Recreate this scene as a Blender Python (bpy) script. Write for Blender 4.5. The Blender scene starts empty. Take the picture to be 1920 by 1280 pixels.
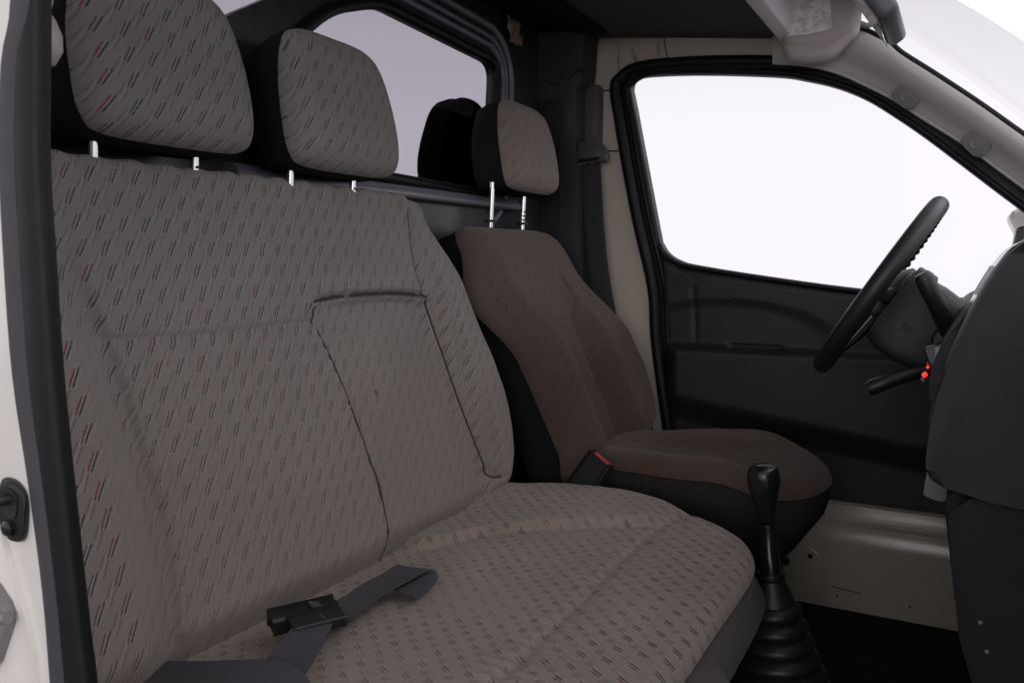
import bpy, bmesh, math, random
import numpy as np
from mathutils import Vector, Matrix
R = math.radians
random.seed(4)
S = bpy.context.scene
COL = S.collection

# ------------------------------------------------------------------ camera
# vehicle axes: x forward, y towards the driver's door, z up; metres; cab floor at z = 0
cam_d = bpy.data.cameras.new('camera')
cam = bpy.data.objects.new('camera', cam_d)
COL.objects.link(cam)
cam_d.sensor_width = 36.0
cam_d.lens = 1550.0 / 1920.0 * 36.0
cam_d.clip_start = 0.02
cam_d.clip_end = 200.0
cam_d.dof.use_dof = True
cam_d.dof.focus_distance = 1.25
cam_d.dof.aperture_fstop = 10.0
cam.location = (0.984, -0.690, 0.873)
yaw, pit = math.atan2(850, 1550), None
fw = Vector((-math.sin(yaw), math.cos(yaw), 0))
# lens axis 5.5 degrees below the horizon
tilt = math.atan2(150, 1550)
fw = Vector((fw.x * math.cos(tilt), fw.y * math.cos(tilt), -math.sin(tilt)))
_up = Vector((0, 0, 1))
_r = fw.cross(_up).normalized()
_u = _r.cross(fw).normalized()
cam.rotation_euler = Matrix((_r, _u, -fw)).transposed().to_euler()
S.camera = cam

# ------------------------------------------------------------------ studio light
W = bpy.data.worlds.new('World')
S.world = W
W.use_nodes = True
wn = W.node_tree
wn.nodes.clear()
wo = wn.nodes.new('ShaderNodeOutputWorld')
bg = wn.nodes.new('ShaderNodeBackground')
tc = wn.nodes.new('ShaderNodeTexCoord')
sp = wn.nodes.new('ShaderNodeSeparateXYZ')
rmp = wn.nodes.new('ShaderNodeValToRGB')
mr = wn.nodes.new('ShaderNodeMapRange')
mr.inputs['From Min'].default_value = -1
mr.inputs['From Max'].default_value = 1
wn.links.new(tc.outputs['Generated'], sp.inputs[0])
wn.links.new(sp.outputs['Z'], mr.inputs['Value'])
wn.links.new(mr.outputs[0], rmp.inputs['Fac'])
cr = rmp.color_ramp
cr.elements[0].position = 0.30
cr.elements[0].color = (0.30, 0.285, 0.30, 1)
cr.elements[1].position = 0.47
cr.elements[1].color = (1.0, 0.965, 1.03, 1)
for pos_, c_ in ((0.58, (1.0, 0.965, 1.03)), (0.625, (0.90, 0.87, 0.93)), (0.67, (0.74, 0.715, 0.77)), (0.95, (0.5, 0.485, 0.52))):
    e = cr.elements.new(pos_)
    e.color = (*c_, 1)
wn.links.new(rmp.outputs[0], bg.inputs['Color'])
bg.inputs['Strength'].default_value = 1.0
wn.links.new(bg.outputs[0], wo.inputs[0])
S.view_settings.view_transform = 'Standard'
S.view_settings.look = 'None'
S.view_settings.exposure = 0.0
S.view_settings.gamma = 1.0


def area_lamp(name, loc, target, sx, sy, power, color):
    d = bpy.data.lights.new(name, 'AREA')
    d.shape = 'RECTANGLE'
    d.size, d.size_y, d.energy, d.color = sx, sy, power, color
    o = bpy.data.objects.new(name, d)
    COL.objects.link(o)
    o.location = loc
    o.rotation_euler = (Vector(target) - Vector(loc)).to_track_quat('-Z', 'Y').to_euler()
    return o


area_lamp('studio_key_lamp', (1.7, -3.4, 1.5), (0.6, 1.5, 1.2), 2.4, 1.8, 24, (1.0, 0.985, 0.96))

S.cycles.use_denoising = True
S.cycles.max_bounces = 8
S.cycles.transparent_max_bounces = 12


# ------------------------------------------------------------------ node helper
class G:
    """Wraps a node tree so that shader arithmetic reads as arithmetic."""
    def __init__(s, nt): s.nt = nt

    def m(s, op, *a):
        n = s.nt.nodes.new('ShaderNodeMath')
        n.operation = op
        for i, v in enumerate(a):
            if isinstance(v, (int, float)): n.inputs[i].default_value = v
            else: s.nt.links.new(v, n.inputs[i])
        return n.outputs[0]

    def add(s, a, b): return s.m('ADD', a, b)
    def sub(s, a, b): return s.m('SUBTRACT', a, b)
    def mul(s, a, b): return s.m('MULTIPLY', a, b)

    def step(s, v, lo, hi):
        n = s.nt.nodes.new('ShaderNodeMapRange')
        n.interpolation_type = 'SMOOTHSTEP'
        s.nt.links.new(v, n.inputs['Value'])
        n.inputs['From Min'].default_value = lo
        n.inputs['From Max'].default_value = hi
        return n.outputs[0]

    def mix(s, f, a, b):
        n = s.nt.nodes.new('ShaderNodeMix')
        n.data_type = 'RGBA'
        if isinstance(f, (int, float)): n.inputs[0].default_value = f
        else: s.nt.links.new(f, n.inputs[0])
        for k, v in ((6, a), (7, b)):
            if isinstance(v, tuple): n.inputs[k].default_value = (*v, 1) if len(v) == 3 else v
            else: s.nt.links.new(v, n.inputs[k])
        return n.outputs[2]

    def noise(s, vec, scale, detail=3, rough=0.55, col=False, dist=0.0):
        n = s.nt.nodes.new('ShaderNodeTexNoise')
        if vec is not None: s.nt.links.new(vec, n.inputs['Vector'])
        n.inputs['Scale'].default_value = scale
        n.inputs['Detail'].default_value = detail
        n.inputs['Roughness'].default_value = rough
        n.inputs['Distortion'].default_value = dist
        return n.outputs['Color'] if col else n.outputs['Fac']

    def vec(s, x, y, z=0.0):
        n = s.nt.nodes.new('ShaderNodeCombineXYZ')
        for i, v in enumerate((x, y, z)):
            if isinstance(v, (int, float)): n.inputs[i].default_value = v
            else: s.nt.links.new(v, n.inputs[i])
        return n.outputs[0]

    def bump(s, h, strength, dist=0.002):
        n = s.nt.nodes.new('ShaderNodeBump')
        n.inputs['Strength'].default_value = strength
        n.inputs['Distance'].default_value = dist
        s.nt.links.new(h, n.inputs['Height'])
        return n.outputs[0]


def new_mat(name):
    m = bpy.data.materials.new(name)
    m.use_nodes = True
    nt = m.node_tree
    return m, nt, nt.nodes['Principled BSDF'], G(nt)


def objco(nt):
    return nt.nodes.new('ShaderNodeTexCoord').outputs['Object']


def plain(name, col, rough, grain=0.0, gscale=300.0, var=0.15, spec=0.5, metal=0.0, coat=0.0, wear=None):
    """Painted metal or moulded plastic: slow colour variation, leather-like grain, dust in the gloss."""
    m, nt, b, g = new_mat(name)
    co = objco(nt)
    n1 = g.noise(co, 6.0, 4)
    lo = tuple(c * (1 - var) for c in col)
    hi = tuple(min(1, c * (1 + var)) for c in col)
    c = g.mix(n1, lo, hi)
    if wear:
        n2 = g.step(g.noise(co, 34.0, 5, 0.7), 0.62, 0.72)
        c = g.mix(g.mul(n2, wear[1]), c, wear[0])
    nt.links.new(c, b.inputs['Base Color'])
    nt.links.new(g.add(g.mul(g.sub(g.noise(co, 22.0, 4), 0.5), 0.22), rough), b.inputs['Roughness'])
    b.inputs['Specular IOR Level'].default_value = spec
    b.inputs['Metallic'].default_value = metal
    if coat:
        b.inputs['Coat Weight'].default_value = coat
        b.inputs['Coat Roughness'].default_value = 0.12
    if grain:
        nt.links.new(g.bump(g.noise(co, gscale, 3), grain, 0.001), b.inputs['Normal'])
    return m


def fabric(name, base, tint, contrast, cu=0.033, cv=0.0325, ribk=1.0, spot=None, soil_shade=None, dl=1.0, fleck=0.12, soil_shade_col=(0.16, 0.108, 0.083)):
    """Taupe velour with slanted pairs of red and navy dashes, on UVs that are in metres."""
    m, nt, b, g = new_mat(name)
    uv = nt.nodes.new('ShaderNodeUVMap').outputs[0]
    sx = nt.nodes.new('ShaderNodeSeparateXYZ')
    nt.links.new(uv, sx.inputs[0])
    at = nt.nodes.new('ShaderNodeAttribute')
    at.attribute_name = 'wear'
    wob = g.mul(g.sub(g.noise(uv, 18.0, 2), 0.5), 0.003)
    u, v = g.add(sx.outputs[0], wob), g.add(sx.outputs[1], g.mul(wob, 0.7))
    keep = at.outputs['Fac']

    def dash(uu, vv, off, half, th, slope=0.60):
        fu = g.mul(g.sub(g.m('FRACT', g.m('DIVIDE', uu, cu)), 0.5), cu)
        fv = g.mul(g.sub(g.m('FRACT', g.m('DIVIDE', vv, cv)), 0.5), cv)
        s = g.add(fu, g.mul(fv, slope))
        d = g.m('ABSOLUTE', g.sub(s, off))
        line = g.sub(1.0, g.step(d, th * 0.55, th * 1.35))
        ends = g.sub(1.0, g.step(g.m('ABSOLUTE', fv), half * 0.85, half))
        return g.mul(line, ends)
    col_id = g.m('FLOOR', g.m('DIVIDE', u, cu))
    odd = g.m('FLOORED_MODULO', col_id, 2.0)
    thread = g.step(g.noise(uv, 420.0, 2), 0.25, 0.55)
    l1 = g.mul(dash(u, v, -0.0029, 0.0108 * dl, 0.0013), thread)
    l2 = g.mul(dash(u, v, 0.0023, 0.0120 * dl, 0.0014), thread)
    l3 = dash(g.add(u, cu * 0.5), g.add(v, cv * 0.45), -0.003, 0.014, 0.0009)
    l4 = dash(g.add(u, cu * 0.5), g.add(v, cv * 0.45), 0.001, 0.014, 0.0009)
    l5 = dash(g.add(u, cu * 0.5), g.add(v, cv * 0.45), 0.005, 0.014, 0.0009)
    fine = g.m('MAXIMUM', l3, l5)
    l6 = g.m('MAXIMUM', dash(u, v, -0.0004, 0.0135 * dl, 0.0008), dash(u, v, 0.0052, 0.0135 * dl, 0.0008))
    # slanting rib of the weave
    tri = g.mul(g.m('ABSOLUTE', g.sub(g.m('FRACT', g.m('DIVIDE', v, cv)), 0.5)), cv)
    rib = g.m('SINE', g.mul(g.sub(u, g.mul(tri, 1.1)), 2 * math.pi / 0.0047))
    ribm = g.mul(g.mul(rib, 0.5), g.step(g.noise(uv, 60.0, 3), 0.30, 0.62))
    # large soft dirt and worn nap
    blot = g.noise(uv, 5.0, 5, 0.6)
    nap = g.noise(uv, 900.0, 2)
    c = g.mix(blot, tuple(k * 0.76 for k in base), tuple(k * 1.18 for k in tint))
    c = g.mix(g.mul(g.step(nap, 0.2, 0.8), 0.5), c, tuple(k * 0.72 for k in base))
    c = g.mix(g.mul(g.mul(ribm, keep), 0.42 * contrast * ribk), c, tuple(k * 0.45 for k in base))
    c = g.mix(g.mul(g.mul(fine, keep), 0.72 * contrast * ribk), c, tuple(k * 0.45 for k in base))
    c = g.mix(g.mul(g.mul(l4, keep), 0.45 * contrast * ribk), c, tuple(min(1, k * 1.45) for k in base))
    c = g.mix(g.mul(g.mul(l6, keep), 0.4 * contrast), c, tuple(min(1, k * 1.55) for k in base))
    # nap crushed darker round each motif
    fl = g.mul(g.m('COSINE', g.mul(g.sub(g.m('DIVIDE', u, cu), 0.5), 2 * math.pi)), g.m('COSINE', g.mul(g.sub(g.m('DIVIDE', v, cv), 0.5), 2 * math.pi)))
    fl = g.mul(g.step(g.add(fl, g.mul(g.sub(g.noise(uv, 70.0, 4, 0.7), 0.5), 1.6)), 0.15, 0.95), g.step(g.noise(uv, 9.0, 3), 0.3, 0.6))
    c = g.mix(g.mul(fl, fleck), c, tuple(k * q for k, q in zip(base, (0.50, 0.43, 0.42))))
    navy, red, teal = (0.016, 0.034, 0.062), (0.18, 0.032, 0.030), (0.026, 0.066, 0.080)
    c = g.mix(g.mul(g.mul(l1, keep), contrast), c, g.mix(odd, red, teal))
    c = g.mix(g.mul(g.mul(l2, keep), contrast), c, navy)
    stain = g.step(g.noise(uv, 3.1, 6, 0.65), 0.60, 0.74)
    c = g.mix(g.mul(stain, 0.22), c, tuple(k * q for k, q in zip(base, (0.62, 0.52, 0.46))))
    if soil_shade:
        sf = g.mul(g.step(g.add(v, g.mul(g.sub(g.noise(uv, 4.0, 4), 0.5), 0.25)), soil_shade[0], soil_shade[1]), soil_shade[2])  # light falloff and soil down the backrest, mixed into the colour as brown
        c = g.mix(sf, c, g.mix(0.55, c, soil_shade_col))
    if spot:
        du, dv = g.sub(u, spot[0]), g.sub(v, spot[1])
        r2 = g.m('SQRT', g.add(g.mul(du, du), g.mul(g.mul(dv, dv), 0.35)))
        r2 = g.add(r2, g.mul(g.sub(g.noise(uv, 300.0, 2), 0.5), 0.004))
        c = g.mix(g.mul(g.sub(1.0, g.step(r2, 0.0015, 0.0045)), 0.75), c, (0.05, 0.022, 0.018))
    nt.links.new(c, b.inputs['Base Color'])
    b.inputs['Roughness'].default_value = 0.95
    b.inputs['Specular IOR Level'].default_value = 0.12
    b.inputs['Sheen Weight'].default_value = 0.12
    b.inputs['Sheen Roughness'].default_value = 0.5
    # quilted puff per motif plus nap
    pu = g.m('COSINE', g.mul(u, 2 * math.pi / cu))
    pv = g.m('COSINE', g.mul(v, 2 * math.pi / cv))
    puff = g.mul(g.mul(pu, pv), 0.4)
    h = g.add(g.add(puff, g.mul(nap, 0.55)), g.mul(rib, 0.12))
    nt.links.new(g.bump(h, 0.55, 0.0011), b.inputs['Normal'])
    return m


M = {}
M['bench'] = fabric('bench fabric', (0.275, 0.259, 0.248), (0.286, 0.264, 0.244), 0.88, spot=(0.445, 0.365), soil_shade=(0.14, 0.56, 0.7), soil_shade_col=(0.175, 0.125, 0.095))
M['cushion'] = fabric('worn cushion fabric', (0.280, 0.232, 0.203), (0.318, 0.262, 0.228), 1.15, ribk=0.5, dl=0.72, fleck=0.55)
M['driver'] = fabric('worn driver fabric', (0.132, 0.100, 0.083), (0.147, 0.112, 0.094), 0.65, ribk=0.4, dl=0.8, soil_shade=(0.14, 0.42, 1.0), soil_shade_col=(0.034, 0.018, 0.012))
M['headrest'] = fabric('headrest fabric', (0.262, 0.246, 0.235), (0.274, 0.252, 0.235), 0.88)
M['headrest3'] = fabric('driver headrest fabric', (0.275, 0.225, 0.20), (0.29, 0.24, 0.215), 0.4)
M['shell'] = plain('black seat cloth', (0.012, 0.012, 0.013), 0.9, 0.5, 700, spec=0.15)
M['cushion_side'] = plain('grey seat side cloth', (0.150, 0.135, 0.132), 0.85, 0.5, 600, spec=0.2)
M['driver_side'] = plain('dark brown seat side cloth', (0.030, 0.026, 0.025), 0.9, 0.5, 600, spec=0.15)
M['seam'] = plain('seam thread', (0.055, 0.05, 0.05), 0.9)
M['seam_brown'] = plain('brown seam cord', (0.11, 0.082, 0.07), 0.9)
M['piping'] = plain('pale seat piping', (0.32, 0.295, 0.275), 0.9)
M['chrome'] = plain('bright steel post', (0.85, 0.85, 0.83), 0.18, metal=1.0, var=0.05)
M['socket'] = plain('post socket plastic', (0.02, 0.02, 0.02), 0.5)
M['blackpaint'] = plain('black painted sheet metal', (0.034, 0.032, 0.038), 0.30, 0.12, 60, spec=0.5, wear=((0.16, 0.15, 0.17), 0.05))
M['columnpaint'] = plain('dull black column paint', (0.038, 0.036, 0.041), 0.42, 0.15, 80, spec=0.35, wear=((0.12, 0.11, 0.12), 0.10))
M['rib_sheen'] = plain('black paint with lilac window sheen', (0.21, 0.198, 0.235), 0.35, 0.1, 60, spec=0.6)  # window reflections on black paint, put into a lilac grey base colour
M['rubber'] = plain('black rubber seal', (0.008, 0.008, 0.009), 0.5, 0.2, 200, spec=0.3)
M['greyrubber'] = plain('weathered grey rubber seal', (0.060, 0.056, 0.066), 0.6, 0.25, 160)
M['trim'] = plain('dark grey door plastic', (0.016, 0.0155, 0.018), 0.5, 0.4, 900)
M['dash'] = plain('charcoal dashboard plastic', (0.018, 0.018, 0.022), 0.55, 0.5, 900)
M['dashlow'] = plain('black lower dashboard plastic', (0.0065, 0.007, 0.009), 0.6, 0.5, 900, spec=0.3)
M['gloss'] = plain('black gloss plastic', (0.015, 0.015, 0.016), 0.12)
M['column'] = plain('steering column plastic', (0.024, 0.023, 0.023), 0.5, 0.5, 900)
M['leather'] = plain('worn black wheel rim', (0.018, 0.018, 0.018), 0.38, 0.45, 500)
M['knob'] = plain('black gear knob', (0.012, 0.012, 0.013), 0.2)
M['boot'] = plain('rubber gear boot', (0.014, 0.014, 0.015), 0.42, 0.2, 200)
M['webbing'] = plain('grey belt webbing', (0.055, 0.053, 0.062), 0.75, 0.6, 900)
M['darkweb'] = plain('black belt webbing', (0.024, 0.022, 0.024), 0.7, 0.6, 900)
M['beltplastic'] = plain('grey brown belt plastic', (0.085, 0.077, 0.078), 0.5, 0.3, 700)
M['buckle'] = plain('black buckle plastic', (0.014, 0.014, 0.015), 0.4, 0.3, 700)
M['red'] = plain('red release button', (0.42, 0.022, 0.016), 0.35)
M['pillartrim'] = plain('grey pillar plastic', (0.58, 0.545, 0.53), 0.5, 0.35, 900, wear=((0.20, 0.17, 0.15), 0.25))
M['bead'] = plain('light trim bead', (0.55, 0.53, 0.56), 0.4)
M['cap'] = plain('grey clip cap', (0.17, 0.165, 0.17), 0.55, 0.3, 900)
M['visor'] = plain('grey vinyl visor', (0.46, 0.41, 0.40), 0.55, 0.35, 500, wear=((0.22, 0.16, 0.13), 0.35))
M['roof'] = plain('grey brown roof lining', (0.085, 0.074, 0.067), 0.9, 0.4, 400)
M['strip'] = plain('pale header strip', (0.84, 0.81, 0.86), 0.5)
M['mirror'] = plain('grey mirror housing', (0.10, 0.10, 0.115), 0.45, 0.2, 700)
M['mat'] = plain('black floor mat', (0.016, 0.0145, 0.014), 0.85, 0.8, 250, spec=0.2)
M['tape'] = plain('brown crumpled tape', (0.33, 0.24, 0.19), 0.6, 0.6, 120)
M['whitepaint'] = plain('white body paint', (0.90, 0.86, 0.81), 0.35, var=0.03, coat=0.4)
M['greyplastic'] = plain('grey hinge plastic', (0.24, 0.235, 0.24), 0.5)
M['capwhite'] = plain('cream plastic cap', (0.45, 0.42, 0.40), 0.5)
M['steel'] = plain('dull steel', (0.45, 0.44, 0.42), 0.35, metal=1.0)
M['studio'] = plain('grey studio floor', (0.16, 0.155, 0.16), 0.6, var=0.05)
M['silhouette'] = plain('black reflection stand-in', (0.004, 0.0035, 0.003), 0.95, spec=0.05)  # for the added shape that replaces a reflection in the rear glass


def cream_material():
    """Cream body paint with brown drip stains running down from the roof seam."""
    m, nt, b, g = new_mat('cream body paint with stains')
    co = objco(nt)
    s = nt.nodes.new('ShaderNodeSeparateXYZ')
    nt.links.new(co, s.inputs[0])
    x, z = s.outputs[0], s.outputs[2]
    warp = g.mul(g.sub(g.noise(co, 9.0, 3), 0.5), 0.10)
    c = g.mix(g.noise(co, 5.0, 4), (0.53, 0.465, 0.395), (0.62, 0.545, 0.47))
    for x0, wd, amt in ((0.105, 0.0035, 0.75), (0.155, 0.004, 0.8), (0.215, 0.0025, 0.6), (0.045, 0.002, 0.4)):
        d = g.m('ABSOLUTE', g.sub(g.add(x, warp), x0))
        line = g.mul(g.sub(1.0, g.step(d, wd * 0.4, wd * 1.6)), g.step(g.noise(co, 14.0, 3), 0.36, 0.56))
        line = g.mul(line, g.step(z, 1.30, 1.40))
        c = g.mix(g.mul(line, amt), c, (0.13, 0.08, 0.045))
    top = g.mul(g.step(g.add(z, g.mul(g.noise(co, 30.0, 4), 0.05)), 1.475, 1.525), 0.55)
    c = g.mix(top, c, (0.17, 0.115, 0.07))
    specks = g.step(g.noise(co, 120.0, 3, 0.7), 0.70, 0.76)
    c = g.mix(g.mul(specks, 0.3), c, (0.16, 0.12, 0.08))
    nt.links.new(c, b.inputs['Base Color'])
    b.inputs['Roughness'].default_value = 0.42
    nt.links.new(g.bump(g.noise(co, 40.0, 2), 0.06, 0.002), b.inputs['Normal'])
    return m


M['cream'] = cream_material()
M['sillpaint'] = plain('cream sill paint', (0.39, 0.35, 0.29), 0.22, 0.05, 30, wear=((0.16, 0.12, 0.09), 0.3), coat=0.3)


def label_material():
    """Sun-bleached sticker whose print has worn to grey blotches."""
    m, nt, b, g = new_mat('worn white sticker')
    co = objco(nt)
    n = g.noise(co, 34.0, 6, 0.75)
    f = g.noise(co, 210.0, 3, 0.7)
    c = g.mix(g.step(g.add(n, g.mul(g.sub(f, 0.5), 0.5)), 0.40, 0.62), (0.90, 0.87, 0.87), (0.56, 0.52, 0.53))
    nt.links.new(c, b.inputs['Base Color'])
    b.inputs['Roughness'].default_value = 0.5
    return m


M['label'] = label_material()


def glass_material(name, tint, gloss):
    m, nt, b, g = new_mat(name)
    nt.nodes.remove(b)
    out = nt.nodes['Material Output']
    tr = nt.nodes.new('ShaderNodeBsdfTransparent')
    tr.inputs[0].default_value = (*tint, 1)
    gl = nt.nodes.new('ShaderNodeBsdfGlossy')
    gl.inputs['Roughness'].default_value = 0.02
    fr = nt.nodes.new('ShaderNodeFresnel')
    fr.inputs['IOR'].default_value = 1.45
    mx = nt.nodes.new('ShaderNodeMixShader')
    nt.links.new(g.mul(fr.outputs[0], gloss), mx.inputs[0])
    nt.links.new(tr.outputs[0], mx.inputs[1])
    nt.links.new(gl.outputs[0], mx.inputs[2])
    nt.links.new(mx.outputs[0], out.inputs[0])
    return m


M['clear'] = glass_material('clear glass', (0.985, 0.985, 0.985), 0.12)
M['tinted'] = glass_material('dark tinted glass', (0.65, 0.635, 0.668), 0.008)
M['mirrorglass'] = plain('mirror glass', (0.9, 0.9, 0.9), 0.03, metal=1.0, var=0.0)


def emit(name, col, strength):
    m, nt, b, g = new_mat(name)
    b.inputs['Base Color'].default_value = (*col, 1)
    b.inputs['Emission Color'].default_value = (*col, 1)
    b.inputs['Emission Strength'].default_value = strength
    return m


M['led'] = emit('red indicator light', (1.0, 0.05, 0.03), 0.9)
M['softbox'] = emit('studio softbox', (0.99, 0.96, 0.98), 1.6)


# ------------------------------------------------------------------ object helpers
def tag(o, label, cat, kind=None, group=None):
    o['label'] = label
    o['category'] = cat
    if kind: o['kind'] = kind
    if group: o['group'] = group
    return o


def empty(name, loc, label, cat, group=None):
    o = bpy.data.objects.new(name, None)
    o.empty_display_size = 0.05
    COL.objects.link(o)
    o.location = loc
    return tag(o, label, cat, None, group)


def world_of(o):
    v = Vector((0, 0, 0))
    while o is not None:
        v = v + o.location
        o = o.parent
    return v


def link(name, bm, mat, parent=None, smooth=True, angle=40):
    """World-space bmesh -> one mesh object, parented without moving."""
    bmesh.ops.recalc_face_normals(bm, faces=bm.faces)
    if parent is not None:
        bmesh.ops.translate(bm, verts=bm.verts, vec=-world_of(parent))
    me = bpy.data.meshes.new(name)
    bm.to_mesh(me)
    bm.free()
    if smooth:
        for p in me.polygons: p.use_smooth = True
        try: me.set_sharp_from_angle(angle=R(angle))
        except Exception: pass
    me.materials.append(mat)
    o = bpy.data.objects.new(name, me)
    COL.objects.link(o)
    if parent is not None: o.parent = parent
    return o


def frame(o, u, v, n=None):
    u, v = Vector(u).normalized(), Vector(v).normalized()
    n = Vector(n).normalized() if n is not None else u.cross(v).normalized()
    return Vector(o), u, v, n


def at(f, a, b, c=0.0): return f[0] + f[1] * a + f[2] * b + f[3] * c


def smooth_loop(pts, k=6, closed=True):
    """Catmull-Rom through the points."""
    P = [np.array(p, float) for p in pts]
    n = len(P)
    out = []
    for i in range(n if closed else n - 1):
        g_ = (lambda j: P[j % n]) if closed else (lambda j: P[min(max(j, 0), n - 1)])
        p0, p1, p2, p3 = g_(i - 1), g_(i), g_(i + 1), g_(i + 2)
        for t in np.arange(k) / k:
            out.append(0.5 * (2 * p1 + (p2 - p0) * t + (2 * p0 - 5 * p1 + 4 * p2 - p3) * t * t + (3 * p1 - p0 - 3 * p2 + p3) * t ** 3))
    if not closed: out.append(P[-1])
    return [tuple(p) for p in out]


def round_poly(pts, r, k=5):
    """Polygon with rounded corners; r is one radius or one per corner."""
    n = len(pts)
    out = []
    for i in range(n):
        p, a, b = np.array(pts[i], float), np.array(pts[i - 1], float), np.array(pts[(i + 1) % n], float)
        ri = r[i] if isinstance(r, (list, tuple)) else r
        la, lb = np.linalg.norm(a - p), np.linalg.norm(b - p)
        d = min(ri, la * 0.48, lb * 0.48)
        if d < 1e-5:
            out.append(tuple(p))
            continue
        q0, q1 = p + (a - p) / la * d, p + (b - p) / lb * d
        for t in np.linspace(0, 1, k):
            out.append(tuple((1 - t) ** 2 * q0 + 2 * t * (1 - t) * p + t * t * q1))
    return out


def dist_poly(u, v, pts, closed=True):
    d = np.full(u.shape, 1e9)
    n = len(pts)
    for i in range(n if closed else n - 1):
        ax, ay = pts[i]
        bx, by = pts[(i + 1) % n]
        ex, ey = bx - ax, by - ay
        L = ex * ex + ey * ey + 1e-12
        t = np.clip(((u - ax) * ex + (v - ay) * ey) / L, 0, 1)
        d = np.minimum(d, np.hypot(u - ax - t * ex, v - ay - t * ey))
    return d


def inside(u, v, pts):
    c = np.zeros(u.shape, bool)
    n = len(pts)
    for i in range(n):
        x0, y0 = pts[i]
        x1, y1 = pts[(i + 1) % n]
        if y0 == y1: continue
        hit = ((y0 > v) != (y1 > v)) & (u < (x1 - x0) * (v - y0) / (y1 - y0) + x0)
        c ^= hit
    return c


def sstep(x, a, b):
    t = np.clip((x - a) / (b - a), 0, 1)
    return t * t * (3 - 2 * t)


def groove(u, v, pts, depth, width, closed=False):
    d = dist_poly(u, v, pts, closed)
    return -depth * np.exp(-(d / width) ** 2)


def fnoise(u, v, seed, scale):
    """Smooth bumps: a few sines with random directions."""
    rg = np.random.RandomState(seed)
    s = np.zeros(u.shape)
    for _ in range(7):
        a, ph, k = rg.uniform(0, 2 * np.pi), rg.uniform(0, 6.28), scale * rg.uniform(0.6, 1.8)
        s += np.sin(k * (u * np.cos(a) + v * np.sin(a)) + ph)
    return s / 7


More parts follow.
